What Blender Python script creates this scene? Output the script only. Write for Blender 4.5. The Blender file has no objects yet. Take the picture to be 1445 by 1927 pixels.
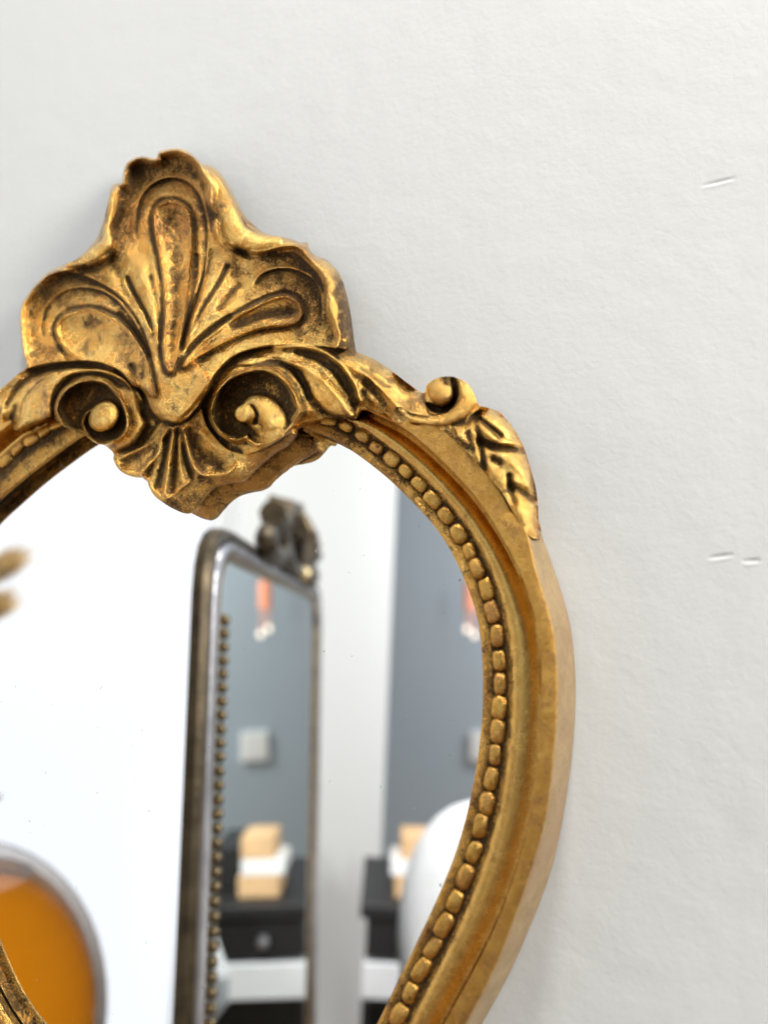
import bpy, math, random
import numpy as np
from math import radians, sin, cos, tan, sqrt, pi
from mathutils import Vector, Matrix

random.seed(7); rng = np.random.default_rng(11)
S = bpy.context.scene
COL = S.collection

# ------------------------------------------------------------------ camera
IW, IH, F = 1445.0, 1927.0, 1447.0          # photograph frame and focal length in its pixels
TH, PIT, ROL = radians(20), radians(9.3), radians(2.5)
D = 0.247                                    # camera to wall, metres
CAM = np.array([0.0, -D, 1.6])
FWD = np.array([-sin(TH)*cos(PIT), cos(TH)*cos(PIT), sin(PIT)])
_r0 = np.array([cos(TH), sin(TH), 0.0]); _u0 = np.cross(_r0, FWD)
RGT = cos(ROL)*_r0 + sin(ROL)*_u0
UPV = -sin(ROL)*_r0 + cos(ROL)*_u0
YG = -0.008                                  # plane of the silvering

cam_d = bpy.data.cameras.new('camera'); cam = bpy.data.objects.new('camera', cam_d); COL.objects.link(cam)
M = Matrix.Identity(4)
for i in range(3):
    M[i][0] = RGT[i]; M[i][1] = UPV[i]; M[i][2] = -FWD[i]; M[i][3] = CAM[i]
cam.matrix_world = M
cam_d.sensor_fit = 'HORIZONTAL'; cam_d.sensor_width = 36.0; cam_d.lens = 36.0*F/IW
cam_d.clip_start = 0.01; cam_d.clip_end = 60
S.camera = cam

def unproj(px, py, h):
    """point of the view through a photograph pixel at height h (m) in front of the wall (works on arrays)"""
    px = np.asarray(px, float); py = np.asarray(py, float); h = np.asarray(h, float)
    a = (px-IW/2)/F; b = (py-IH/2)/F
    d = FWD + a[..., None]*RGT - b[..., None]*UPV
    s = (-h - CAM[1])/d[..., 1]
    return CAM + d*s[..., None]

def seen(px, py, z):
    """real place of a thing that the wall mirror shows at this pixel and path length"""
    p = CAM + z*(FWD + RGT*(px-IW/2)/F - UPV*(py-IH/2)/F)
    return np.array([p[0], 2*YG - p[1], p[2]])

focus_pt = unproj(np.array(560.), np.array(800.), np.array(.018))
cam_d.dof.use_dof = True
cam_d.dof.focus_distance = float((focus_pt-CAM) @ FWD)
cam_d.dof.aperture_fstop = 7.4

# ------------------------------------------------------------------ light
world = bpy.data.worlds.new('World'); S.world = world; world.use_nodes = True
bg = world.node_tree.nodes['Background']
bg.inputs['Color'].default_value = (1.0, 0.995, 0.975, 1); bg.inputs['Strength'].default_value = 0.17

def area(name, loc, target, sx, sy, power, col):
    l = bpy.data.lights.new(name, 'AREA'); l.shape = 'RECTANGLE'; l.size = sx; l.size_y = sy
    l.energy = power; l.color = col
    o = bpy.data.objects.new(name, l); COL.objects.link(o); o.location = loc
    o.rotation_euler = (Vector(target)-Vector(loc)).to_track_quat('-Z', 'Y').to_euler()
    return o
area('window_light', (1.15, -.42, 2.2), (-.35, -.85, 1.5), .42, .70, 32, (1.0, .985, .95))
area('skylight_light', (.02, -.55, 3.1), (-.05, -.75, 1.4), .20, .20, 16, (1.0, .99, .965))
area('room_light', (.8, -3.2, 2.9), (-.7, -4.4, 1.5), 1.0, 1.0, 78, (1.0, .99, .98))
_sp = bpy.data.lights.new('chair_fill_spot', 'SPOT'); _sp.energy = 150; _sp.spot_size = radians(34); _sp.spot_blend = .4; _sp.shadow_soft_size = .05  # added fill spot with no visible fixture, brightens the white armchair
_so = bpy.data.objects.new('chair_fill_spot', _sp); COL.objects.link(_so); _so.location = (-.05, -.42, 2.9)
_so.rotation_euler = (Vector((-.22, -1.12, 1.25))-_so.location).to_track_quat('-Z', 'Y').to_euler()

S.view_settings.view_transform = 'Standard'; S.view_settings.look = 'None'
S.view_settings.exposure = 0.0; S.view_settings.gamma = 1.0
S.render.engine = 'CYCLES'
S.cycles.use_denoising = True
S.cycles.max_bounces = 12; S.cycles.glossy_bounces = 8; S.cycles.transmission_bounces = 10
S.cycles.caustics_reflective = False; S.cycles.caustics_refractive = False

# ------------------------------------------------------------------ scene helpers
def setp(o, label=None, cat=None, group=None, kind=None):
    if label: o['label'] = label
    if cat: o['category'] = cat
    if group: o['group'] = group
    if kind: o['kind'] = kind
    return o

def thing(name, loc, label, cat, group=None):
    o = bpy.data.objects.new(name, None); COL.objects.link(o); o.location = loc
    o.empty_display_size = .02
    return setp(o, label, cat, group)

def link(name, me, mat=None, parent=None, smooth=True, sharp=None):
    if mat is not None:
        me.materials.clear(); me.materials.append(mat)
    if smooth:
        me.shade_smooth()
        if sharp: me.set_sharp_from_angle(angle=sharp)
    o = bpy.data.objects.new(name, me); COL.objects.link(o)
    if parent is not None:
        o.parent = parent
        r = parent; T = Matrix.Identity(4)
        while r is not None:
            T = Matrix.Translation(r.location) @ T if r.type == 'EMPTY' else T
            r = r.parent
        o.matrix_parent_inverse = T.inverted()
    return o

def mesh(name, v, f):
    me = bpy.data.meshes.new(name)
    me.from_pydata([tuple(map(float, p)) for p in v], [], [tuple(int(i) for i in q) for q in f]); me.update()
    return me

class MB:
    def __init__(s): s.v = []; s.f = []
    def add(s, v, f):
        k = len(s.v); s.v += [tuple(map(float, p)) for p in v]; s.f += [tuple(int(i)+k for i in q) for q in f]
    def box(s, c, dx, dy, dz, ux=(1,0,0), uy=(0,1,0), uz=(0,0,1), bev=0.0):
        c = np.array(c, float); ux, uy, uz = (np.array(u, float) for u in (ux, uy, uz))
        if bev <= 0:
            P = [c + ux*a*dx/2 + uy*b*dy/2 + uz*e*dz/2 for e in (-1,1) for b in (-1,1) for a in (-1,1)]
            s.add(P, [(0,2,3,1),(4,5,7,6),(0,1,5,4),(2,6,7,3),(0,4,6,2),(1,3,7,5)]); return
        hx, hy, hz = dx/2, dy/2, dz/2; V = []; idx = {}
        for a in (-1,1):
            for b in (-1,1):
                for e in (-1,1):
                    for k, (qx,qy,qz) in enumerate(((hx,hy-bev,hz-bev),(hx-bev,hy,hz-bev),(hx-bev,hy-bev,hz))):
                        idx[(a,b,e,k)] = len(V); V.append(c+ux*a*qx+uy*b*qy+uz*e*qz)
        Fc = []
        def q(*ks): Fc.append([idx[k] for k in ks])
        for t in (-1,1):
            q((t,-1,-1,0),(t,1,-1,0),(t,1,1,0),(t,-1,1,0)); q((-1,t,-1,1),(1,t,-1,1),(1,t,1,1),(-1,t,1,1)); q((-1,-1,t,2),(1,-1,t,2),(1,1,t,2),(-1,1,t,2))
        for a in (-1,1):
            for b in (-1,1):
                q((a,b,-1,0),(a,b,1,0),(a,b,1,1),(a,b,-1,1)); q((a,-1,b,0),(a,1,b,0),(a,1,b,2),(a,-1,b,2)); q((-1,a,b,1),(1,a,b,1),(1,a,b,2),(-1,a,b,2))
                for e in (-1,1): q((a,b,e,0),(a,b,e,1),(a,b,e,2))
        s.add(V, Fc)
    def tube(s, pts, rad, n=8, cap=True):
        pts = [np.array(p, float) for p in pts]
        rad = rad if hasattr(rad, '__len__') else [rad]*len(pts)
        V = []; Fc = []
        ref = np.array([.31, .77, .55])
        for i, p in enumerate(pts):
            t = pts[min(i+1, len(pts)-1)]-pts[max(i-1, 0)]; t /= np.linalg.norm(t)+1e-12
            a = np.cross(t, ref); a /= np.linalg.norm(a); b = np.cross(t, a)
            for k in range(n):
                w = 2*pi*k/n; V.append(p+rad[i]*(a*cos(w)+b*sin(w)))
        for i in range(len(pts)-1):
            for k in range(n):
                Fc.append((i*n+k, i*n+(k+1)%n, (i+1)*n+(k+1)%n, (i+1)*n+k))
        if cap: Fc += [tuple(range(n))[::-1], tuple(range((len(pts)-1)*n, len(pts)*n))]
        s.add(V, Fc)
    def lathe(s, c, prof, n=32, axis_up=(0,0,1)):
        c = np.array(c, float); V = []; Fc = []
        for r, z in prof:
            for k in range(n):
                w = 2*pi*k/n; V.append(c+np.array([r*cos(w), r*sin(w), z]))
        for i in range(len(prof)-1):
            for k in range(n):
                Fc.append((i*n+k, i*n+(k+1)%n, (i+1)*n+(k+1)%n, (i+1)*n+k))
        s.add(V, Fc)
    def build(s, name, mat, parent=None, smooth=True, sharp=radians(35)):
        return link(name, mesh(name, s.v, s.f), mat, parent, smooth, sharp)

# ------------------------------------------------------------------ materials
class NT:
    def __init__(s, name):
        s.m = bpy.data.materials.new(name); s.m.use_nodes = True
        s.t = s.m.node_tree; s.n = s.t.nodes; s.b = s.n['Principled BSDF']; s.out = s.n['Material Output']
    def node(s, ty, **kw):
        n = s.n.new(ty)
        for k, v in kw.items(): setattr(n, k, v)
        return n
    def put(s, sock, v):
        if isinstance(v, bpy.types.NodeSocket): s.t.links.new(v, sock)
        elif hasattr(v, '__len__') and len(v) == 3 and sock.type == 'RGBA': sock.default_value = (*v, 1)
        else: sock.default_value = v
    def coord(s): return s.node('ShaderNodeTexCoord').outputs['Object']
    def noise(s, vec, scale, detail=4, rough=.6, dist=0.0):
        n = s.node('ShaderNodeTexNoise'); s.put(n.inputs['Vector'], vec)
        n.inputs['Scale'].default_value = scale; n.inputs['Detail'].default_value = detail
        n.inputs['Roughness'].default_value = rough; n.inputs['Distortion'].default_value = dist
        return n.outputs[0]
    def math(s, op, a, b=0.0, c=0.0, clamp=False):
        n = s.node('ShaderNodeMath', operation=op, use_clamp=clamp)
        for i, v in enumerate((a, b, c)): s.put(n.inputs[i], v)
        return n.outputs[0]
    def ramp(s, v, lo, hi):
        n = s.node('ShaderNodeMapRange', interpolation_type='SMOOTHSTEP')
        s.put(n.inputs['Value'], v); s.put(n.inputs['From Min'], lo); s.put(n.inputs['From Max'], hi)
        return n.outputs[0]
    def mix(s, f, a, b):
        n = s.node('ShaderNodeMix', data_type='RGBA')
        s.put(n.inputs[0], f); s.put(n.inputs[6], a); s.put(n.inputs[7], b); return n.outputs[2]
    def attr(s, name): return s.node('ShaderNodeAttribute', attribute_name=name).outputs['Fac']
    def bump(s, h, dist, strength=1.0, normal=None):
        n = s.node('ShaderNodeBump'); n.inputs['Distance'].default_value = dist; n.inputs['Strength'].default_value = strength
        s.put(n.inputs['Height'], h)
        if normal is not None: s.put(n.inputs['Normal'], normal)
        return n.outputs[0]
    def set(s, **kw):
        for k, v in kw.items():
            s.put(s.b.inputs[{'base':'Base Color','rough':'Roughness','metal':'Metallic','normal':'Normal','ecol':'Emission Color','estr':'Emission Strength','trans':'Transmission Weight','ior':'IOR','coat':'Coat Weight','spec':'Specular IOR Level'}[k]], v)
        return s.m

def simple(name, base, rough=.5, metal=0.0, noise=None, amt=.12, bump=0.0):
    t = NT(name); c = t.coord()
    n = t.noise(c, noise or 30, 4)
    dark = tuple(x*(1-amt) for x in base); lite = tuple(min(1, x*(1+amt)) for x in base)
    t.set(base=t.mix(t.ramp(n, .3, .7), dark, lite), rough=rough, metal=metal)
    if bump: t.set(normal=t.bump(t.noise(c, (noise or 30)*6, 5), bump))
    return t.m

def gilt(name, light=(.88,.55,.15), mid=(.66,.35,.078), copper=(.55,.26,.085), dirt_amount=.5, bead=False, rough=.23, grain=1.0, bigs=55):
    t = NT(name); c = t.coord()
    if bead:
        oi = t.node('ShaderNodeObjectInfo')
        vm = t.node('ShaderNodeVectorMath', operation='ADD'); t.put(vm.inputs[0], c)
        cb = t.node('ShaderNodeCombineXYZ'); t.put(cb.inputs[0], oi.outputs['Random']); t.put(cb.inputs[1], t.math('MULTIPLY', oi.outputs['Random'], 7.3))
        t.put(vm.inputs[1], cb.outputs[0]); c = vm.outputs[0]
    big = t.noise(c, bigs, 4, .6, .4); medn = t.noise(c, 210, 5, .65, .6); fine = t.noise(c, 850, 4, .65, .5); vfine = t.noise(c, 1900, 3, .6)
    rub = t.attr('copper')
    col = t.mix(t.ramp(medn, .36, .64), mid, light)
    cf = t.math('ADD', t.ramp(t.math('ADD', t.math('MULTIPLY', big, .6), t.math('MULTIPLY', medn, .4)), .47, .62), rub, clamp=True)
    col = t.mix(t.math('MULTIPLY', cf, .75), col, copper)
    # worn-in dark patina plus some painted shade: sits where the relief collects dirt, broken up by noise
    cav = t.attr('patina_shade')
    sp = t.math('ADD', t.math('MULTIPLY', fine, .5), t.math('MULTIPLY', vfine, .5))
    dm = t.math('ADD', t.math('MULTIPLY', cav, .62), t.math('MULTIPLY', t.math('SUBTRACT', sp, .5), 3.1))
    dm = t.math('ADD', dm, t.math('MULTIPLY', t.math('SUBTRACT', medn, .5), 1.0))
    dm = t.math('ADD', dm, t.math('MULTIPLY', t.math('SUBTRACT', big, .5), .35))
    dm = t.ramp(dm, .53-.22*dirt_amount, .94-.26*dirt_amount)
    fleck = t.ramp(t.noise(c, 1050, 5, .75, .8), .56, .66)
    dm = t.math('MULTIPLY', dm, t.math('SUBTRACT', 1.0, t.math('MULTIPLY', fleck, .72)))
    dcol = t.mix(vfine, (.012,.008,.004), (.085,.046,.015))
    glaze = t.math('ADD', t.math('MULTIPLY', cav, .7), t.math('ADD', t.math('MULTIPLY', t.math('SUBTRACT', medn, .5), 1.6), t.math('MULTIPLY', t.math('SUBTRACT', big, .5), 1.2)))
    glaze = t.ramp(glaze, .24-.25*dirt_amount, .82-.2*dirt_amount)
    col = t.mix(t.math('MULTIPLY', glaze, .8), col, (.26,.125,.032))
    col = t.mix(t.math('MULTIPLY', dm, .92), col, dcol)
    vo = t.node('ShaderNodeTexVoronoi', feature='DISTANCE_TO_EDGE'); vo.inputs['Scale'].default_value = 420
    wv = t.node('ShaderNodeVectorMath', operation='ADD'); t.put(wv.inputs[0], c)
    nz_ = t.node('ShaderNodeTexNoise'); t.put(nz_.inputs['Vector'], c); nz_.inputs['Scale'].default_value = 500; nz_.inputs['Detail'].default_value = 3
    ws = t.node('ShaderNodeVectorMath', operation='SCALE'); t.put(ws.inputs[0], nz_.outputs['Color']); ws.inputs['Scale'].default_value = .0022
    t.put(wv.inputs[1], ws.outputs[0]); t.put(vo.inputs['Vector'], wv.outputs[0])
    crk = t.math('MULTIPLY', t.math('SUBTRACT', 1.0, t.ramp(vo.outputs['Distance'], .0, .055)), t.ramp(t.math('ADD', t.math('MULTIPLY', medn, .5), t.math('MULTIPLY', big, .5)), .44, .58))
    crk = t.math('MULTIPLY', crk, min(1.0, dirt_amount*.95))
    col = t.mix(t.math('MULTIPLY', crk, .7), col, (.05,.028,.010))
    stip = t.ramp(t.noise(c, 1350, 4, .7, .6), .555, .66)
    stip = t.math('MULTIPLY', stip, t.ramp(t.math('ADD', t.math('MULTIPLY', medn, .6), t.math('MULTIPLY', cav, .25)), .30, .56))
    col = t.mix(t.math('MULTIPLY', stip, min(.7, .22+.62*dirt_amount)), col, (.10,.055,.018))
    glint = t.ramp(t.noise(c, 1100, 4, .75, 1.0), .60, .70)
    col = t.mix(t.math('MULTIPLY', glint, .45), col, (.98,.74,.30))
    r = t.math('ADD', rough, t.math('MULTIPLY', t.math('SUBTRACT', medn, .5), .30))
    r = t.math('ADD', r, t.math('MULTIPLY', dm, .3))
    hgt = t.math('ADD', t.math('MULTIPLY', medn, .4), t.math('MULTIPLY', fine, .4))
    hgt = t.math('SUBTRACT', t.math('SUBTRACT', hgt, t.math('MULTIPLY', dm, .25)), t.math('MULTIPLY', crk, .2))
    b = t.bump(hgt, .0013*grain, .8); b = t.bump(t.noise(c, 1350, 5, .8, 1.5), .00030*grain, .85, b)
    t.set(base=col, rough=r, metal=t.math('SUBTRACT', t.math('SUBTRACT', 1.0, t.math('MULTIPLY', dm, .8)), t.math('MULTIPLY', glaze, .2), clamp=True), normal=b, spec=.22)
    return t.m

M_GILT = gilt('worn_gilding', dirt_amount=.55)
M_GILT2 = gilt('worn_gilding_ornament', light=(1.0,.69,.22), mid=(.74,.41,.095), dirt_amount=.66, rough=.20)
M_COVE = gilt('smooth_gilding', light=(.72,.44,.125), mid=(.60,.34,.088), copper=(.54,.30,.08), dirt_amount=.16, rough=.26, grain=.22, bigs=160)
M_BAND = gilt('band_gilding', light=(.74,.42,.105), mid=(.56,.285,.062), copper=(.54,.27,.085), dirt_amount=.46, rough=.32, grain=.5, bigs=190)
M_BEAD = gilt('bead_gilding', light=(.76,.455,.115), mid=(.54,.285,.06), dirt_amount=.45, bead=True, rough=.26, grain=.4)

def bole():
    t = NT('pale_rubbed_side'); c = t.coord()
    n = t.noise(c, 120, 5, .65, .5); f = t.noise(c, 900, 4, .7); b = t.noise(c, 30, 3)
    col = t.mix(t.ramp(n, .35, .68), (.36,.24,.115), (.46,.32,.165))
    col = t.mix(t.math('MULTIPLY', t.ramp(b, .52, .66), .5), col, (.38,.24,.14))
    col = t.mix(t.math('MULTIPLY', t.ramp(f, .60, .68), .85), col, (.10,.065,.035))
    t.set(base=col, rough=.45, metal=.45, normal=t.bump(t.math('ADD', n, f), .0005, .6))
    return t.m
M_SIDE = bole()

def silver():
    t = NT('silvered_glass'); c = t.coord()
    sm = t.noise(c, 420, 3, .6); spk = t.ramp(sm, .725, .76)
    cl = t.math('MULTIPLY', t.ramp(t.noise(c, 14, 4, .6), .42, .75), .012)
    dust = t.math('ADD', t.math('MULTIPLY', spk, .55), cl, clamp=True)
    gl = t.node('ShaderNodeBsdfGlossy'); gl.inputs['Roughness'].default_value = 0.0; gl.inputs['Color'].default_value = (.93,.95,.955,1)
    df = t.node('ShaderNodeBsdfDiffuse'); df.inputs['Color'].default_value = (.5,.49,.46,1)
    mx = t.node('ShaderNodeMixShader'); t.put(mx.inputs[0], dust)
    t.t.links.new(gl.outputs[0], mx.inputs[1]); t.t.links.new(df.outputs[0], mx.inputs[2])
    t.t.links.new(mx.outputs[0], t.out.inputs['Surface'])
    return t.m
M_SILVER = silver()

def plaster(name, base, var=.02, bs=1.0):
    t = NT(name); c = t.coord()
    l = t.noise(c, 7, 3); col = t.mix(l, tuple(x*(1-var) for x in base), base)
    h1 = t.noise(c, 420, 3, .55, .3); h2 = t.noise(c, 150, 3, .5, .2); h3 = t.noise(c, 40, 2)
    h = t.math('ADD', t.math('MULTIPLY', h1, .35), t.math('MULTIPLY', h2, .65)); h = t.math('ADD', h, t.math('MULTIPLY', h3, .5))
    spk = t.ramp(t.noise(c, 300, 2, .5), .765, .80)
    col = t.mix(t.math('MULTIPLY', spk, .35), col, (.45,.42,.38))
    t.set(base=col, rough=.62, normal=t.bump(h, .0006*bs, .34), spec=.3)
    return t.m
M_WALL = plaster('painted_plaster', (.735,.735,.712))
M_SIDEWALL = plaster('white_side_wall', (.80,.80,.79))
M_FAR = plaster('grey_blue_wall', (.41,.47,.53))
M_FLOOR = simple('wood_floor', (.34,.24,.16), .45, noise=6, amt=.2)

# ------------------------------------------------------------------ numpy sculpting tools (photograph pixels)
def cr(P, n=8, closed=False):
    P = np.array(P, float); N = len(P)
    if closed: Q = np.concatenate([P[-1:], P, P[:2]])
    else: Q = np.concatenate([2*P[:1]-P[1:2], P, 2*P[-1:]-P[-2:-1]])
    out = []
    for i in range(1, len(Q)-2):
        a, b, c, d = Q[i-1], Q[i], Q[i+1], Q[i+2]
        for k in range(n):
            t = k/n
            out.append(.5*((2*b)+(c-a)*t+(2*a-5*b+4*c-d)*t*t+(3*b-a-3*c+d)*t**3))
    if not closed: out.append(Q[-2])
    return np.array(out)

STEP = 1.5
GX0, GX1, GY0, GY1 = -80, 1045, 262, 1080
gx = np.arange(GX0, GX1, STEP); gy = np.arange(GY0, GY1, STEP)
PX, PY = np.meshgrid(gx, gy)
NR, NC = PX.shape

def win(P, pad):
    lo = P.min(0)-pad; hi = P.max(0)+pad
    i0 = max(0, int((lo[1]-GY0)/STEP)); i1 = min(NR, int((hi[1]-GY0)/STEP)+2)
    j0 = max(0, int((lo[0]-GX0)/STEP)); j1 = min(NC, int((hi[0]-GX0)/STEP)+2)
    return slice(i0, i1), slice(j0, j1)

def dist(P, pad=60, closed=False):
    """distance of the grid pixels to a polyline, and the place along it (0..1)"""
    P = np.asarray(P, float)
    if closed: P = np.concatenate([P, P[:1]])
    w = win(P, pad); X = PX[w]; Y = PY[w]
    best = np.full(X.shape, 1e9); tt = np.zeros(X.shape)
    L = np.concatenate([[0], np.cumsum(np.hypot(*np.diff(P, axis=0).T))]); T = L[-1]+1e-9
    for i in range(len(P)-1):
        a = P[i]; v = P[i+1]-a; q = v@v
        if q < 1e-9: continue
        s = np.clip(((X-a[0])*v[0]+(Y-a[1])*v[1])/q, 0, 1)
        dd = (X-a[0]-s*v[0])**2+(Y-a[1]-s*v[1])**2
        m = dd < best; best[m] = dd[m]; tt[m] = (L[i]+s[m]*(L[i+1]-L[i]))/T
    return w, np.sqrt(best), tt

def inside(P, X, Y):
    r = np.zeros(X.shape, bool); n = len(P)
    for i in range(n):
        x0, y0 = P[i]; x1, y1 = P[(i+1) % n]
        if y0 == y1: continue
        c = (y0 > Y) != (y1 > Y)
        r ^= c & (X < (x1-x0)*(Y-y0)/(y1-y0)+x0)
    return r

def sdist(P, pad=60):
    w, d, t = dist(P, pad, True)
    return w, np.where(inside(np.asarray(P, float), PX[w], PY[w]), d, -d)

def sm(x, a, b):
    t = np.clip((x-a)/(b-a), 0, 1); return t*t*(3-2*t)

def blur(A, r):
    n = max(1, int(3*r/STEP)); k = np.exp(-.5*(np.arange(-n, n+1)*STEP/r)**2); k /= k.sum()
    B = np.pad(A, n, mode='edge')
    B = sum(k[i]*B[i:i+A.shape[0], :] for i in range(2*n+1))
    return sum(k[i]*B[:, i:i+A.shape[1]] for i in range(2*n+1))

def vnoise(size, seed):
    r = np.random.default_rng(seed); ny = int((GY1-GY0)/size)+4; nx = int((GX1-GX0)/size)+4
    G = r.random((ny, nx))-.5
    fy = (PY-GY0)/size; fx = (PX-GX0)/size; iy = fy.astype(int); ix = fx.astype(int)
    ty = fy-iy; tx = fx-ix; ty = ty*ty*(3-2*ty); tx = tx*tx*(3-2*tx)
    return (G[iy,ix]*(1-tx)+G[iy,ix+1]*tx)*(1-ty)+(G[iy+1,ix]*(1-tx)+G[iy+1,ix+1]*tx)*ty

H = np.full(PX.shape, 19.0)          # height above the wall in millimetres
PAT_SHADE = np.zeros(PX.shape)             # painted-in patina, plus painted overhang shadow
COP = np.zeros(PX.shape)             # worn to the copper-red ground
LAB = np.zeros(PX.shape, int)

def put(w, d, val, lab=None, soft=1.3):
    """lay a layer over the relief inside signed distance d"""
    a = np.clip(d/soft+.5, 0, 1); H[w] = H[w]*(1-a)+val*a
    if lab is not None: LAB[w] = np.where(d > 0, lab, LAB[w])

def line(P, w_, amp, n=6, pat_shade=0.0, taper=(1, 1), spline=True, asym=None):
    P = cr(P, n) if spline else np.array(P, float)
    w, d, t = dist(P, w_*3+4)
    e = np.exp(-(d/w_)**2)
    tp = np.where(t < .5, taper[0]+(1-taper[0])*np.minimum(1, t*4), taper[1]+(1-taper[1])*np.minimum(1, (1-t)*4))
    H[w] += amp*tp*e
    if pat_shade: PAT_SHADE[w] += pat_shade*tp*np.exp(-(d/(w_*1.15))**2)

def daub(P, w_, amt):
    w, d, t = dist(np.array(P, float), w_*3); PAT_SHADE[w] += amt*np.exp(-(d/w_)**2)

def rub(P, w_, amt):
    w, d, t = dist(np.array(P, float), w_*3); COP[w] += amt*np.exp(-(d/w_)**2)

def caps(P, R, top, k=.17, flat=1.0, n=10, lab=None):
    """union of ball caps along a path: a swelling, curling tube; top = height of the crown"""
    A = cr(np.column_stack([P, R, top]), n)
    lo = np.array(P, float); w = win(lo, max(R)+2); X = PX[w]; Y = PY[w]; h = np.full(X.shape, -99.); 
    for x, y, r, tp in A:
        q = 1-((X-x)**2+(Y-y)**2)/(r*r)
        h = np.maximum(h, np.where(q > 0, tp-r*k*flat+r*k*flat*np.sqrt(np.maximum(q, 0)), -99.))
    m = h > H[w]
    H[w] = np.maximum(H[w], h); PAT_SHADE[w] = np.where(m, .12, PAT_SHADE[w])
    if lab is not None: LAB[w] = np.where(m, lab, LAB[w])

def arch(P, close, amp, win_, pat_shade=.35):
    """a sunk step: crisp outer edge, floor rising again towards the middle"""
    C = cr(P, 6); w, d, t = dist(C, 70)
    ins = inside(np.vstack([C, np.array(close, float)]), PX[w], PY[w])
    e = sm(t, .0, .12)*sm(1-t, .0, .12)
    H[w] -= e*np.where(ins, amp*np.exp(-d/win_)*np.clip(d/2.5, 0, 1), 0)
    H[w] += e*np.where(~ins, .35*amp*np.exp(-(d/5)**2), 0)
    PAT_SHADE[w] += e*pat_shade*np.where(ins, np.exp(-(d/(win_*.8))**2), 0)

def petal(P, rimh, dip, rw=3.4, pat_shade=.22):
    """spoon-shaped flute: raised thin rim, hollow inside, groove around it"""
    C = cr(P, 6, True); w, d = sdist(C, 40); db = blur(np.maximum(d, 0), 4)
    mx = max(6.0, d.max())
    H[w] += rimh*np.exp(-(d/rw)**2)
    H[w] += np.where(d > 0, .6*rimh*np.exp(-np.maximum(d,0)/9)-dip*sm(db, 0, mx), 0)
    H[w] -= np.where(d < 0, 0.9*rimh*np.exp(-((d+7)/5)**2), 0)
    PAT_SHADE[w] += pat_shade*np.where(d < 0, np.exp(-((d+6)/5)**2), 0)

# ------------------------------------------------------------------ crest: shell
OUT = [(-80,840),(-80,806),(-40,764),(0,732),(20,716),(36,701),(49,688),(42,659),(37,604),(40,575),(51,555),(70,531),(89,513),(113,501),(144,487),(168,464),(182,448),(195,413),(204,375),(212,347),
 (229,343),(233,318),(242,302),(266,293),(293,297),(299,284),(328,278),(350,282),(373,300),(380,309),(395,311),(412,322),(430,349),(457,400),(479,424),(502,440),(544,448),(566,456),(578,456),(582,467),
 (595,482),(615,489),(639,515),(652,553),(661,597),(669,655),(676,664),(700,674),(726,690),(752,709),(773,725),(797,740),(803,724),(818,713),(838,708),(858,710),(880,722),(893,742),(901,762),(915,766),(939,775),(952,788),(966,806),(979,828),
 (988,848),(1001,891),(1008,918),(1012,945),(1013,977),(1017,992),(1018,1006),(1012,1014),(1002,1012),(994,1006),(985,996),(965,962),(940,922),(913,890),(880,852),(850,825),(822,804),(790,796),(752,798),(722,782),
 (696,774),(680,772),(668,790),(645,786),(628,788),(605,790),(580,796),(560,802),(556,818),(540,836),(518,850),(497,866),(477,884),(465,898),(449,906),(420,910),(399,919),(384,934),(366,957),(349,966),(329,959),(311,949),(298,940),(289,932),(280,916),(274,899),
 (256,898),(239,894),(226,886),(217,874),(213,862),(213,852),(196,838),(176,832),(158,818),(142,814),(120,802),(97,786),(70,796),(33,811),(22,798),(2,794),(-25,806),(-50,824)]
OUT = np.array(OUT, float)
OUTs = cr(OUT, 3, True)
_w, SDO = sdist(OUTs, 2000)
RIM = [(49,688),(44,659),(39,604),(42,575),(53,556),(72,533),(91,517),(115,509),(135,506),(158,500),(184,490),(206,478),(213,455),(206,432),(209,405),(214,372),(222,350),(231,343),(235,318),(244,304),(266,295),(292,300),(300,288),(328,281),(350,287),(373,303),(384,325),(396,346),(398,375),(408,393),(414,408),(412,432),(425,453),(448,460),(466,461),(480,473),
 (502,470),(528,463),(553,461),(568,470),(584,489),(604,509),(617,535),(619,562),(626,591),(635,615),(637,644),(600,690),(540,720),(440,720),(399,728),(377,760),(333,800),(290,780),(262,730),(180,720),(60,710)]
RIM = np.array(RIM, float)
w, dR = sdist(cr(RIM, 4, True), 2000)
H[:] = 19.0
dr = np.maximum(dR, 0)
H += 4.6*np.exp(-dr/15)*(dR > 0)+np.where(dR > 0, .7*np.exp(-((dr-8)/5)**2), 0)
rad = np.hypot((PX-318)*.92, PY-735)
H += np.where(dR > 0, 3.4*(1-sm(rad, 60, 330))-1.6*sm(rad, 150, 320), 0)*sm(dr, 0, 14)
LAB[:] = 1
# rolled outer side of the shell: between the rim and the silhouette
ro = np.minimum(1, np.maximum(SDO, 0)/(np.maximum(SDO, 0)+np.maximum(-dR, 0)+1e-3))
Hs = 5.0+18.4*np.sqrt(np.maximum(0, 1-(1-ro)**2))
H = np.where((dR < 0) & (PY < 700), Hs, H)
# the roll swells over the two notches beside the middle lobe
for P_, r_, t_ in (([(407,340),(420,372),(432,408),(446,440),(486,456),(524,452)], [10,14,19,22,16,9], [21,23,24.6,25.2,24.6,23]),
                   ([(212,362),(207,390),(202,425),(203,455),(184,473),(156,490),(128,498)], [5,7,8,12,14,10,6], [24,24,24.2,24.8,24.8,24.2,24])):
    caps(np.array(P_), r_, t_, flat=1.1)
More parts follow.
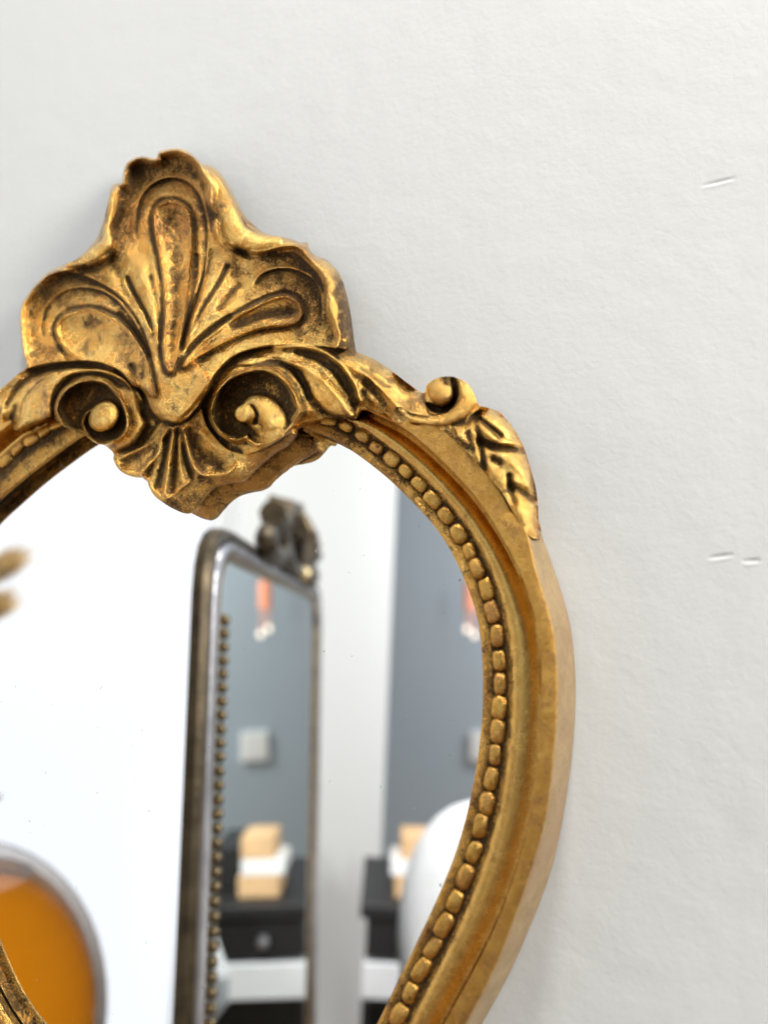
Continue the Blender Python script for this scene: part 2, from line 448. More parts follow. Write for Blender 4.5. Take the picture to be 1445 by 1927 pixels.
# lobes of the face
line([(322,420),(322,560),(318,700)], 34, 1.2)
line([(130,600),(200,640),(270,720)], 34, .9); line([(540,590),(450,630),(360,700)], 36, 1.0)
line([(240,470),(258,540),(300,640)], 20, .9); line([(440,480),(400,560),(345,670)], 22, .9)
line([(207,480),(222,515),(250,560)], 11, -1.2, pat_shade=.3); line([(452,466),(440,510)], 10, -.9, pat_shade=.2)
arch([(256,470),(254,430),(257,393),(268,365),(290,343),(322,333),(352,340),(375,364),(386,397),(391,430),(390,470),(384,520),(366,590)], [(330,640),(290,600),(268,520)], 1.7, 15, .3)
arch([(113,516),(140,513),(165,520),(200,537),(232,562),(262,602),(284,660),(296,720)], [(240,730),(120,660),(70,610),(84,548)], 1.3, 12, .35)
arch([(82,650),(78,615),(84,582),(112,552),(144,541),(180,543),(215,560),(250,600),(270,640)], [(260,700),(150,690)], 1.1, 10, .25)
arch([(470,545),(493,515),(528,504),(559,508),(588,524),(602,548),(606,580),(604,610)], [(580,640),(470,640),(380,660)], 1.6, 14, .3)
arch([(516,480),(553,474),(580,496),(600,520),(612,550),(614,590)], [(590,600),(560,520)], .8, 8, .2)
petal([(324,379),(341,384),(353,397),(358,415),(360,440),(359,480),(354,526),(350,565),(344,610),(335,660),(325,696),(314,690),(308,650),(311,610),(312,575),(308,520),(299,470),(291,430),(290,405),(296,389),(308,381)], 1.3, 2.5)
petal([(107,619),(112,605),(125,593),(144,586),(175,584),(208,596),(237,616),(259,643),(275,673),(283,712),(288,745),(270,730),(230,706),(180,688),(135,668),(113,640)], 1.2, 2.2)
petal([(568,588),(562,570),(550,561),(533,557),(502,566),(466,584),(426,607),(393,634),(362,662),(345,690),(372,672),(410,650),(450,630),(493,615),(533,611),(558,605)], 1.3, 1.8, pat_shade=.4)
# radiating cuts
line([(398,470),(388,510),(374,550),(358,595),(342,650)], 4.5, -1.5, pat_shade=.9, taper=(.4, .6))
line([(371,480),(366,540),(354,600),(338,655)], 4, -1.1, pat_shade=.8)
line([(427,502),(414,528),(400,550),(382,580),(360,625)], 6.5, -1.5, pat_shade=.9, taper=(.9, .3))
line([(434,505),(410,545),(384,584),(358,630)], 3, .9)
line([(450,535),(428,560),(412,580)], 6, -.9, pat_shade=.5)
line([(241,522),(252,548),(266,574),(280,602),(292,640)], 5, -1.9, pat_shade=1.0, taper=(.9, .3))
line([(232,530),(250,560),(268,590),(284,625)], 3.4, 1.1)
line([(284,520),(296,580),(303,640)], 5, -.8, pat_shade=.5); line([(262,500),(284,570),(298,650)], 12, 1.0)
line([(432,600),(396,622),(366,650),(344,690)], 6, -1.5, pat_shade=1.2)
line([(440,610),(470,600),(505,592),(540,590)], 9, -.4, pat_shade=.8)
line([(225,590),(256,628),(276,672)], 6, -1.2, pat_shade=.7)
# bulb at the root of the shell, with its lip
w, d = sdist(cr([(262,715),(276,740),(284,766),(296,780),(311,788),(333,793),(355,783),(377,757),(400,726),(380,680),(330,650),(285,660)], 6, True), 40)
low = np.array([(258,706),(270,726),(280,752),(292,775),(311,787),(333,792),(355,783),(378,756),(400,724)], float)
w2, dl, _ = dist(cr(low, 6), 3000); dl = dl[w]
H[w] += np.where(d > 0, 3.6*np.sqrt(np.maximum(0, 1-(1-np.minimum(dl/36, 1))**2))*sm(PY[w], 640, 722)*sm(d, 0, 12), 0)
line([(258,706),(270,726),(280,752),(292,775),(311,787),(333,792),(355,783),(378,756),(400,724)], 5, 1.0)
line([(246,690),(262,722),(276,756)], 6, -1.8, pat_shade=.4)
line([(430,640),(404,680),(384,730)], 22, 1.3); line([(288,742),(296,768)], 5, -.8)
for P_ in ([(302,682),(313,683),(308,690),(303,697)], [(299,705),(307,707),(309,715),(300,720)]): rub(P_, 3, 0)
# ------------------------------------------------------------------ right scroll and its leaves
body = np.array([(378,762),(392,735),(400,712),(420,688),(445,668),(480,656),(517,650),(557,648),(597,651),(636,656),(676,664),(700,674),(726,690),(760,720),(790,745),(790,800),(752,798),(722,786),(696,776),(680,772),(668,790),(645,786),(605,790),(580,796),(560,802),(556,818),(540,836),(518,850),(497,866),(477,884),(450,880),(430,850),(405,822),(388,795)], float)
w, d = sdist(cr(body, 4, True), 30)
put(w, d, 17.6+3.0*sm(d, 0, 26)+.0*d, lab=3, soft=3)
BS = np.array([(676,664),(700,674),(726,690),(752,709),(773,725),(797,740)], float)      # outer silhouette of the upper right band
RG = np.array([(636,668),(657,688),(676,699),(695,711),(723,737),(748,765),(762,775),(780,781),(806,784)], float)
poly = np.vstack([BS, [(800,760),(806,784)], RG[::-1][1:], [(660,655)]])
w, d = sdist(cr(poly, 3, True), 10); _, d1, _ = dist(cr(BS, 6), 10) if False else (None, None, None)
def dfull(P):
    w_, dd, t_ = dist(P, 3000); return dd
dA = dfull(cr(BS, 5)); dB = dfull(cr(RG, 5)); q = dA/(dA+dB+1e-3)
put(w, d, (6+14.5*np.sqrt(np.maximum(0, 1-(1-q)**2))+.0)[w], lab=5)
daub([(690,700),(730,730),(770,765)], 14, .7); daub([(700,690),(740,715)], 10, .4)
line(RG, 3.5, 1.3)
line([(517,653),(557,651),(597,657),(630,674),(652,697),(670,726),(679,755)], 4, 2.2)
line([(540,668),(590,672),(622,690),(644,715),(660,742),(668,760)], 9, -2.6, pat_shade=1.25, taper=(.3, .7))
line([(560,662),(610,672),(646,706),(662,736)], 5, -.8, pat_shade=.5)
line([(690,720),(712,745),(730,772)], 9, -1.8, pat_shade=.3); line([(684,740),(700,765)], 8, -1.5, pat_shade=.5)
# leaf between scroll and ridge
leaf = [(445,684),(469,673),(504,672),(535,676),(564,680),(593,689),(615,709),(641,735),(661,764),(667,786),(648,784),(630,781),(610,771),(590,750),(579,726),(566,704),(545,692),(510,684),(470,688)]
w, d = sdist(cr(leaf, 5, True), 20)
put(w, d, 20.0+2.8*np.sqrt(np.maximum(0, 1-(1-np.minimum(np.maximum(d, 0)/17, 1))**2)), lab=4, soft=4)
line([(560,692),(586,712),(600,740),(618,764)], 6, -.7); line([(600,705),(630,740),(652,770)], 6, .8)
line([(480,680),(520,680),(552,694),(572,722),(582,748)], 6.5, -3.0, pat_shade=1.3, taper=(.2, .8))
line([(590,760),(625,786),(660,794)], 7, -1.2, pat_shade=1.0)
# volute
RV = [(553,790),(563,774),(557,751),(544,726),(522,706),(495,696),(469,699),(435,713),(413,735),(401,764),(402,790),(418,813),(442,826),(464,821)]
RVs = cr(RV, 8)
cup = np.vstack([RVs, [(484,834),(524,826)]])
w, d = sdist(cup, 45); dRV = dist(RVs, 3000)[1][w]
put(w, d+8, 20.5+3.2*np.exp(-np.minimum(0, d)**2/90.), lab=2, soft=6)
put(w, d, np.minimum(23.2, 16.0+.05*np.maximum(0, PX[w]-430)+5.0*np.exp(-dRV/4)), soft=2.5)
PAT_SHADE[w] += np.where(d > 2, 1.25*sm(dRV, 2, 9), 0)
line(RV, 3.2, 2.3)
line([(556,742),(540,716),(518,698),(490,690),(460,691),(428,704),(404,730)], 8, 1.2)
caps(np.array([(538,816),(512,830),(486,838),(460,843),(438,838)]), [18,24,22,17,10], [21.2,22.0,21.4,20.8,20.4], flat=.9, lab=2)
caps(np.array([(484,772),(496,778),(507,790),(515,804),(518,818),(506,830)]), [31,35,37,36,33,27], [25.9,26.2,25.8,24.9,23.8,22.6], flat=1.15, n=6, lab=2)
line([(468,800),(480,794),(484,781),(477,766),(464,757)], 3.4, -2.5, taper=(.5,.1), pat_shade=.8)
caps(np.array([(458,778),(464,777)]), [17,15], [25.4,25.6], flat=.5, lab=2)
daub([(484,794),(492,802)], 7, 1.5); line([(478,790),(492,801),(494,812)], 6, -1.5)
daub([(546,790),(532,812)], 9, 1.0)
line([(384,780),(394,812),(424,838),(452,850)], 9, -1.3, pat_shade=.15)
# ------------------------------------------------------------------ left scroll and its leaves
lbody = np.array([(-80,840),(-80,806),(-40,764),(0,732),(20,716),(36,701),(60,691),(84,684),(124,680),(160,679),(195,684),(228,700),(250,726),(266,752),(284,775),(300,790),(292,806),(262,838),(240,852),(214,856),(196,840),(176,834),(158,820),(142,815),(120,803),(97,787),(70,798),(33,812),(22,799),(2,795),(-25,807),(-50,825)], float)
w, d = sdist(cr(lbody, 4, True), 30)
put(w, d, 18.5+2.8*sm(d, 0, 26), lab=6, soft=3)
line([(-50,776),(0,736),(29,709),(46,696),(84,686),(124,682),(155,680),(188,684),(214,694)], 4, 1.6)
line([(2,772),(26,738),(56,708),(90,694),(124,688),(158,686),(190,690)], 7.5, -2.3, pat_shade=1.0, taper=(.6, .3))
line([(2,794),(7,762),(22,729),(36,712)], 4, 1.4); line([(22,790),(28,765)], 6, -1.2, pat_shade=.9)
w, d = sdist(cr([(33,809),(36,785),(44,752),(73,718),(111,697),(155,692),(199,695),(231,709),(248,730),(228,716),(196,705),(160,706),(128,716),(108,735),(100,758),(97,784),(66,796)], 5, True), 20)
put(w, d, 20.6+2.6*np.sqrt(np.maximum(0, 1-(1-np.minimum(np.maximum(d, 0)/18, 1))**2)), lab=7, soft=4)
line([(102,778),(104,748),(116,726),(140,708),(172,702),(204,708),(228,724)], 6, -2.4, pat_shade=1.1, taper=(.5, .4))
RL = [(142,812),(124,802),(111,780),(109,764),(120,740),(144,722),(173,716),(199,722),(221,744),(235,771),(239,799),(230,819),(213,830),(190,835),(171,824),(157,806),(156,791),(164,775),(186,762)]
RLs = cr(RL, 8)
outer = np.vstack([RLs[:14*8], [(171,824)]])
w, d = sdist(outer, 45)
put(w, d+8, 20.5+3.0*np.exp(-np.minimum(0, d)**2/90.), lab=8, soft=6)
put(w, d, 17.0+5.5*np.exp(-np.maximum(d, 0)/4.5), soft=2.5)
PAT_SHADE[w] += np.where(d > 2, 1.0*sm(d, 2, 10)*sm(PX[w]+PY[w], 860, 930), 0)
line(RL[:15], 3.4, 2.0)
w, d = sdist(cr([(156,791),(164,775),(186,762),(206,752),(222,766),(232,790),(226,814),(200,830),(172,822),(158,806)], 5, True), 20)
put(w, d, 17.8+3*np.exp(-np.maximum(d, 0)/5), soft=2.5); PAT_SHADE[w] += np.where(d > 2, .6, 0)
line(RL[12:], 3.4, 2.4)
caps(np.array([(190,790),(196,784),(202,776),(198,766)]), [24,27,22,13], [25.4,26.4,25.6,23.6], flat=1.2, lab=8)
line([(246,720),(256,752),(262,790),(252,824),(226,844)], 13, 1.4)
line([(236,710),(250,738),(256,772)], 6, .5)
daub([(266,770),(270,800),(250,835)], 8, .7); line([(270,778),(278,800),(256,838),(220,852)], 6, -1.6, pat_shade=.6)
# ------------------------------------------------------------------ palmette below
palm = np.array([(213,852),(213,862),(217,874),(226,886),(239,894),(256,898),(274,899),(280,916),(289,932),(298,940),(311,949),(329,959),(349,966),(366,957),(384,934),(399,919),(420,910),(449,906),(465,898),(477,884),(470,862),(452,852),(432,845),(410,826),(388,796),(378,766),(355,790),(333,797),(306,792),(294,806),(268,838),(240,850)], float)
w, d = sdist(cr(palm, 4, True), 30)
put(w, d, 19.8+.0*d+2.2*np.exp(-(np.hypot(PX[w]-335, PY[w]-800)/38)**2), lab=9, soft=3)
FE = np.array([(296,944),(311,943),(345,918),(377,894),(394,899),(427,897),(444,880),(450,860),(474,853),(505,840),(548,814)], float)
BO = np.array([(300,946),(329,961),(349,968),(366,958),(384,936),(399,921),(420,912),(449,908),(465,900),(477,886),(497,868),(518,852),(540,838),(560,820)], float)
for a_, b_, c_ in (([(319,804),(306,824),(296,855),(266,890)], 4.5, 2.4), ([(326,806),(322,840),(316,880),(310,930)], 4.5, 2.1), ([(345,806),(354,846),(366,880),(386,897)], 4.5, 2.5), ([(338,806),(336,850),(344,905)], 4, .7), ([(308,806),(280,835),(226,862)], 5, .9)):
    line(a_, b_, c_)
for a_, b_, c_ in (([(312,822),(288,866),(276,892)], 6, -1.6), ([(322,815),(311,860),(296,915)], 6, -1.3), ([(334,812),(330,860),(324,925)], 6, -1.3), ([(346,815),(350,860),(364,905)], 5, -1.5), ([(300,815),(262,852),(232,872)], 9, -1.2), ([(356,812),(378,850),(410,876)], 13, -1.5), ([(366,800),(400,836),(430,848)], 8, .9)):
    line(a_, b_, c_, pat_shade=.55)
line([(388,893),(410,893),(432,888),(444,874)], 5, 1.6)
line([(216,868),(240,889),(268,893)], 6, 1.0); line([(284,915),(300,935),(318,938),(345,915),(372,893)], 5, .9)
dF = dfull(cr(FE, 5)); dBo = dfull(cr(BO, 5)); q = dBo/(dF+dBo+1e-3)
side = np.vstack([FE, (BO+np.array([5., 8.]))[::-1]])
w, d = sdist(side, 8)
put(w, d, (16.0+3.9*np.power(q, .7))[w], soft=2)
LAB[w] = np.where((d > 0), np.where(PX[w] < 470, 9, 2), LAB[w])
PAT_SHADE[w] = np.where(d > 0, .15+.6*sm(-PX[w], -420, -330), PAT_SHADE[w])
rub([(470,880),(510,850),(545,828)], 12, .9); rub([(420,904),(460,898)], 8, .7)
# ------------------------------------------------------------------ right shoulder: curl and leaf
LF = np.array([(870,800),(893,780),(915,768),(939,775),(966,806),(988,848),(1001,891),(1012,945),(1013,977),(1017,992),(1019,1007),(1012,1016),(1002,1013),(994,1007),(985,996),(965,962),(940,922),(913,890),(880,852),(850,825),(826,806)], float)
SO = np.array([(888,772),(904,764),(920,767),(939,775),(952,788),(966,806),(979,828),(988,848),(1001,891),(1008,918),(1012,945),(1013,977),(1020,1008),(1026,1036),(1031,1062)], float)
dS = dfull(cr(SO, 4))
w, d = sdist(cr(LF, 4, True), 20)
put(w, d+2, (8+13.6*np.sqrt(np.maximum(0, 1-(1-np.minimum(dS/48, 1))**2)))[w]-.9*(1-sm(d, 0, 14)), lab=10, soft=3)
line([(895,792),(903,825),(908,860),(913,889),(918,905)], 5, -2.0, pat_shade=1.2, taper=(.5, .4))
line([(903,787),(922,803),(942,820)], 5.5, -2.2, pat_shade=1.3); line([(906,831),(930,840),(955,843),(980,848)], 7, -2.8, pat_shade=1.5, taper=(1, .6))
line([(928,864),(942,870)], 7, -1.3, pat_shade=1.1); line([(958,897),(960,920),(968,944)], 6, -2.0, pat_shade=1.2)
line([(964,917),(982,926),(1002,940)], 9, -2.4, pat_shade=1.4); line([(962,870),(985,890),(1000,915)], 9, 1.5)
line([(915,812),(940,832),(966,834)], 8, 1.3); line([(930,785),(955,808),(972,832)], 8, 1.0)
line([(838,812),(862,830),(889,850)], 7, -1.2, pat_shade=.9, taper=(1, .3)); line([(880,815),(890,845)], 6, -1.0, pat_shade=.9)
line([(918,905),(940,935),(960,975),(975,1000)], 8, .8); line([(964,955),(970,975),(978,990)], 6, -.6, pat_shade=.1)
daub([(860,790),(880,800),(890,815)], 9, 1.1)
strip = [(748,766),(773,777),(800,782),(806,784),(830,790),(850,800),(860,815),(850,825),(822,804),(790,796),(752,798),(735,790)]
w, d = sdist(cr(strip, 4, True), 10); put(w, d, 19.8, lab=10, soft=3)
caps(np.array([(752,770),(775,786),(806,792),(838,788),(862,774),(876,752),(874,732),(860,720),(846,716)]), [5,8,10,13,18,23,23,20,14], [20.5,20.5,21,21.4,21.8,22,22,22,22], flat=1.1, lab=11)
w, d = sdist(cr([(800,758),(812,772),(836,776),(852,764),(858,748),(848,760),(832,766),(812,760)], 4, True), 12)
put(w, d, 15.5, soft=3); PAT_SHADE[w] += np.where(d > -2, 1.0, 0)
caps(np.array([(830,737),(832,738)]), [25,25], [22.6,22.6], flat=1.0, lab=11)
line([(852,716),(858,735),(852,756),(838,766)], 4.5, -2.4, pat_shade=1.4)
daub([(838,714),(848,714),(860,722)], 10, 1.8); daub([(815,715),(800,735)], 7, .4)
rub([(858,755),(863,750)], 6, 1.0)

# ---- wear, surface noise, patina from the hollows
KM = (SDO > 0).astype(float)+1e-4; nblur = lambda A, r: blur(A*KM, r)/blur(KM, r)
soft = blur(H, 1.1); H = H*.35+soft*.65
H += .34*vnoise(26, 1)+.26*vnoise(11, 2)+.15*vnoise(5, 3)
cav = nblur(H, 9)-H
cav2 = nblur(H, 4)-H
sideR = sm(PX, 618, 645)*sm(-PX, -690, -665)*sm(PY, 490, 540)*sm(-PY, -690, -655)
PAT_SHADE += 1.7*sideR*(dR < 0)
for P_, w_, a_ in (([(255,330),(320,310),(372,330)], 22, .75), ([(240,360),(240,420),(232,460)], 16, .6), ([(392,380),(398,430)], 9, .6), ([(270,390),(285,350),(322,345),(370,370),(378,420)], 13, .5), ([(322,400),(325,425)], 13, .5),
                   ([(70,560),(110,530),(160,525),(220,560)], 17, .75), ([(60,590),(65,640)], 12, .5), ([(120,575),(180,565),(235,590),(265,640)], 14, .6), ([(140,600),(190,610),(225,640)], 14, .5),
                   ([(490,500),(530,488),(570,495),(600,540)], 15, .75), ([(470,560),(530,535),(580,560),(595,600)], 15, .6), ([(470,600),(540,585)], 10, .6), ([(300,650),(312,710)], 7, .3), ([(560,700),(590,730)], 10, .4)):
    daub(P_, w_, a_*1.3)
    if PY.size: rub(P_, w_, a_*.55)
line([(228,398),(213,430),(217,456),(208,486),(182,500),(150,508),(116,517),(92,523)], 6, -2.4, pat_shade=1.5, taper=(.4,.4))  # undercut below the rim, with the overhang's shadow painted in as dark colour
line([(399,350),(402,382),(412,412),(416,440),(430,462),(450,471),(468,480),(500,478),(530,471),(560,471),(584,496)], 5, -2.4, pat_shade=1.4, taper=(.3,.5))  # right-hand undercut, its overhang shadow painted dark as well
cav *= sm(SDO, 5, 24); cav2 *= sm(SDO, 3, 14)
PAT_SHADE = np.clip(blur(PAT_SHADE, 2.0)*.48+np.clip(cav*.55, -.45, .8)+np.clip(cav2*.5, -.3, .6)+.27+.55*vnoise(34, 8)+.3*vnoise(14, 9), 0, 1.25)
COP = np.clip(COP, 0, 1)
PAT_SHADE = np.maximum(PAT_SHADE, 1.75*sideR*(dR < -2)*(.75+.9*vnoise(9, 21)))
shell_rub = sm(400-PY, -160, 120)*.55*(dR > 0)
COP = np.clip(COP+shell_rub, 0, 1)

GRADY, GRADX = np.gradient(SDO, STEP)
gn = np.hypot(GRADX, GRADY)+1e-6; GRADX /= gn; GRADY /= gn
keep = SDO > -.85*STEP
snap = keep & (SDO < .35*STEP)
PXs = np.where(snap, PX-SDO*GRADX, PX); PYs = np.where(snap, PY-SDO*GRADY, PY)
POS = unproj(PXs, PYs, H*.001)

# ------------------------------------------------------------------ the wall mirror
base_pt = unproj(np.array(400.), np.array(2400.), np.array(0.))
MIR = thing('wall_mirror', (base_pt[0], 0.0, base_pt[2]), 'gilded antique wall mirror with carved shell crest and beaded frame hanging on white plaster', 'mirror')
PARTS = {1: 'shell_crest', 2: 'scroll', 3: 'acanthus_leaf', 4: 'acanthus_leaf', 5: 'leaf_band', 6: 'acanthus_leaf', 7: 'acanthus_leaf', 8: 'scroll', 9: 'palmette', 10: 'shoulder_leaf', 11: 'scroll_knob'}
cell = keep[:-1, :-1] & keep[1:, :-1] & keep[:-1, 1:] & keep[1:, 1:]
ids = np.arange(NR*NC).reshape(NR, NC)
quad = np.stack([ids[:-1, :-1], ids[1:, :-1], ids[1:, 1:], ids[:-1, 1:]], -1)
clab = LAB[:-1, :-1]
BACKP = unproj(PXs, PYs, np.full(PX.shape, .0156)).reshape(-1, 3)
pf = POS.reshape(-1, 3); paf = PAT_SHADE.ravel(); cof = COP.ravel()
VPD = np.array([.96, .28])
# outline edges (of all kept cells) for the skirts
def relief_part(lab, name):
    m = cell & (clab == lab); Q = quad[m]
    if not len(Q): return
    used, inv = np.unique(Q.ravel(), return_inverse=True); Fq = inv.reshape(-1, 4)
    V = list(map(tuple, pf[used])); pat_shade = list(paf[used]); cop = list(cof[used]); faces = [tuple(q_) for q_ in Fq]
    # skirt back from the outline
    ii, jj = np.nonzero(m); extra = {}
    def back(k):
        if k in extra: return extra[k]
        i, j = divmod(used[k], NC); p = pf[used[k]]
        g = np.array([-GRADX[i, j], -GRADY[i, j]])          # outward in the picture
        over_glass = PY[i, j] > 800 and 140 < PX[i, j] < 560
        h = .0142 if over_glass else (.004 if PY[i, j] < 700 else .009)
        o3 = RGT*g[0]-UPV*g[1]; o3[1] = 0; o3 /= np.linalg.norm(o3)+1e-9
        ins = .0006+.0038*max(0.0, float(g@VPD))
        if over_glass: ins = 0.0; p = BACKP[used[k]]
        pb = p-o3*ins; pb[1] = -min(h, -pf[used[k]][1]-.0004)
        V.append(tuple(pb)); pat_shade.append(paf[used[k]]*.8); cop.append(cof[used[k]]); extra[k] = len(V)-1
        return extra[k]
    pad = np.pad(cell, 1)
    for n_, (i, j) in enumerate(zip(ii, jj)):
        a, b, c, d_ = Fq[n_]
        if not pad[i+1, j]:   u, v = a, b
        else: u = None
        if u is not None: faces.append((v, u, back(u), back(v)))
        if not pad[i+1, j+2]: faces.append((d_, c, back(c), back(d_)))
        if not pad[i, j+1]:   faces.append((a, d_, back(d_), back(a)))
        if not pad[i+2, j+1]: faces.append((c, b, back(b), back(c)))
    if lab in (9, 2, 8):        # the back of the overhang, seen again in the glass
        cy = PY[:-1, :-1]; sel = [n_ for n_, (i, j) in enumerate(zip(ii, jj)) if cy[i, j] > 800]
        vm = {}
        for n_ in sel:
            f = []
            for k in Fq[n_]:
                if k not in vm:
                    p = pf[used[k]]; p = BACKP[used[k]]; V.append((p[0], -.0143+min(max(SDO.ravel()[used[k]], 0)*.00014, .0055), p[2])); pat_shade.append(.15+1.1*float(sm(SDO.ravel()[used[k]], 14, 36))); cop.append(.5); vm[k] = len(V)-1  # shade painted into the back: darker farther in under the overhang
                f.append(vm[k])
            faces.append(tuple(f[::-1]))
    me = mesh(name, V, faces)
    for nm, arr in (('patina_shade', pat_shade), ('copper', cop)):
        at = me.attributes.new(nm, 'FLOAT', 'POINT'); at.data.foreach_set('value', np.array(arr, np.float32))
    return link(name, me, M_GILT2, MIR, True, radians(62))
for lab, nm in PARTS.items(): relief_part(lab, nm)

# ---- moulding: matched stations of five running lines (pixel, pixel) right side, then left side traced on round the bottom
ST = [ # lip, bead line, edge of flat band, outer edge of band, foot on the wall
 [(330,765),(330,748),(330,715),(330,690),(338,688)],
 [(450,770),(456,752),(480,712),(490,690),(498,688)],
 [(555,800),(580,773),(640,735),(668,704),(682,700)],
 [(617,821),(641,797),(695,775),(738,745),(752,740)],
 [(668,852),(694,832),(749,798),(792,770),(806,765)],
 [(726,897),(757,880),(805,843),(858,806),(874,800)],
 [(772,942),(806,928),(862,899),(918,866),(936,860)],
 [(811,984),(846,975),(904,949),(962,925),(982,920)],
 [(846,1035),(882,1025),(943,1011),(991,998),(1014,993)],
 [(873,1093),(909,1088),(978,1076),(1007,1072),(1040,1064)],
 [(893,1150),(927,1147),(1001,1140),(1027,1136),(1062,1132)],
 [(903,1205),(937,1203),(1015,1200),(1042,1198),(1077,1197)],
 [(907,1300),(941,1300),(1019,1300),(1049,1300),(1084,1300)],
 [(901,1400),(936,1403),(1012,1408),(1042,1412),(1077,1415)],
 [(884,1500),(918,1508),(1001,1522),(1029,1530),(1060,1537)],
 [(858,1600),(892,1611),(974,1627),(1000,1636),(1036,1645)],
 [(818,1700),(852,1713),(938,1730),(964,1738),(996,1748)],
 [(770,1800),(803,1815),(893,1824),(926,1834),(955,1842)],
 [(709,1927),(742,1938),(828,1940),(866,1946),(893,1952)],
 [(652,2040),(684,2052),(768,2060),(802,2070),(828,2078)],
 [(560,2160),(585,2180),(640,2220),(664,2240),(682,2258)],
 [(400,2225),(400,2260),(402,2320),(402,2348),(404,2370)],
 [(240,2160),(215,2180),(170,2220),(146,2240),(150,2258)],
 [(140,2060),(112,2074),(48,2090),(24,2100),(30,2110)],
 [(10,1927),(-20,1940),(-94,1950),(-120,1956),(-110,1962)],
 [(-60,1763),(-90,1770),(-165,1780),(-192,1786),(-180,1790)],
 [(-115,1600),(-146,1606),(-222,1616),(-250,1620),(-238,1626)],
 [(-150,1430),(-182,1434),(-258,1440),(-286,1444),(-274,1446)],
 [(-158,1300),(-190,1300),(-266,1300),(-294,1300),(-282,1300)],
 [(-142,1180),(-173,1176),(-248,1166),(-275,1162),(-262,1160)],
 [(-104,1070),(-133,1060),(-203,1036),(-228,1026),(-216,1024)],
 [(-58,993),(-84,974),(-146,938),(-168,922),(-156,920)],
 [(0,938),(-20,910),(-66,866),(-84,846),(-72,842)],
 [(48,896),(25,858),(0,812),(-10,790),(0,786)],
 [(98,858),(74,818),(58,770),(52,748),(60,744)],
 [(142,826),(112,798),(110,745),(106,722),(114,718)],
 [(220,785),(215,765),(200,722),(198,700),(206,697)],
]
HL = [14.4, 15.0, 20.0, 19.6, 0.4]
ST = np.array(ST, float)
lines = []
for k in range(5):
    P3 = unproj(ST[:, k, 0], ST[:, k, 1], np.full(len(ST), HL[k]*.001))
    L_ = cr(P3[:, [0, 2]], 14, True)
    for _ in range(40): L_ = L_*.5+(np.roll(L_, 1, 0)+np.roll(L_, -1, 0))*.25
    lines.append(L_)
LIP, BED, BND, OUTB, FOOT = lines
NS = len(LIP)
def sweep(name, prof, mat, pats=None, sharp=radians(40)):
    """prof: list of (x,z line, height mm) running outward"""
    V = []; Fc = []; m_ = len(prof)
    for ln, h in prof:
        hh = h if hasattr(h, '__len__') else np.full(NS, h)
        if np.mean(hh) > 15.9 or (name == 'cove' and np.mean(hh) > 12): hh = hh-drop(ln)
        V += [(a[0], -b*.001, a[1]) for a, b in zip(ln, hh)]
    for r in range(m_-1):
        for i in range(NS):
            j = (i+1) % NS; Fc.append((r*NS+i, r*NS+j, (r+1)*NS+j, (r+1)*NS+i))
    me = mesh(name, V, Fc)
    at = me.attributes.new('patina_shade', 'FLOAT', 'POINT')
    pa = np.repeat(np.array(pats if pats is not None else [.2]*m_, float), NS)
    at.data.foreach_set('value', pa.astype(np.float32))
    return link(name, me, mat, MIR, True, sharp)
def to_px(xz, h):
    v = np.stack([xz[:, 0], np.full(len(xz), -h), xz[:, 1]], -1)-CAM; z_ = v@FWD
    return IW/2+F*(v@RGT)/z_, IH/2-F*(v@UPV)/z_
def drop(ln):
    x, y = to_px(ln, .02); j_ = ((x-GX0)/STEP).astype(int); i_ = ((y-GY0)/STEP).astype(int)
    ok = (i_ >= 0) & (i_ < NR) & (j_ >= 0) & (j_ < NC); d_ = np.full(len(ln), -50.)
    d_[ok] = SDO[i_[ok], j_[ok]]
    return 8.5*sm(d_, 5, 17)
mixl = lambda a, b, t: a*(1-t)+b*t
wob = lambda s_, amp: amp*np.interp(np.arange(NS), np.linspace(0, NS, 140), np.random.default_rng(s_).random(140)-.5)
# inward side of the lip, the lip itself and the bead bed
innerl = LIP-(BED-LIP)*.02
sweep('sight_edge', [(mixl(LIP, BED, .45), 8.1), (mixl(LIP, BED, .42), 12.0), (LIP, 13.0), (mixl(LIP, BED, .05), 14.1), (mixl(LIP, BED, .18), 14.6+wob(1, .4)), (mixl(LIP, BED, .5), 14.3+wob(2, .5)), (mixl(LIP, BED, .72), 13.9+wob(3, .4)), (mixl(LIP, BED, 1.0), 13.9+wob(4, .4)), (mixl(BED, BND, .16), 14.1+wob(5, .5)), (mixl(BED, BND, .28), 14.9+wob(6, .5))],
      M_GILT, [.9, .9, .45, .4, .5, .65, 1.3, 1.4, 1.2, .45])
cove = [(mixl(BED, BND, .28), 14.9)]
_si = np.arange(NS)/14.0; dep = np.interp(_si, [0, 8, 12.5, 19, 23, 28, 36], [1, 1, .42, .42, .42, .7, 1])
for t_, h_ in ((.33, 15.3), (.40, 15.8), (.48, 16.0), (.56, 15.8), (.66, 15.0), (.76, 13.8), (.86, 12.2), (.95, 12.0), (.985, 13.6), (.994, 16.5), (.998, 19.4)):
    cove.append((mixl(BED, BND, t_), 15.9-dep*(15.9-h_) if .6 < t_ < .97 else h_))
sweep('cove', cove, M_COVE, [.35, .3, .25, .2, .15, .1, .1, .1, .1, .1, .1, .1])
sweep('flat_band', [(mixl(BED, BND, .998), 19.4), (mixl(BND, OUTB, .03), 19.95), (mixl(BND, OUTB, .3), 20.0+wob(7, .25)), (mixl(BND, OUTB, .7), 19.8+wob(8, .25)), (mixl(BND, OUTB, .96), 19.6), (mixl(OUTB, FOOT, .03), 19.0)], M_BAND, [.2, .15, .2, .25, .3, .3])
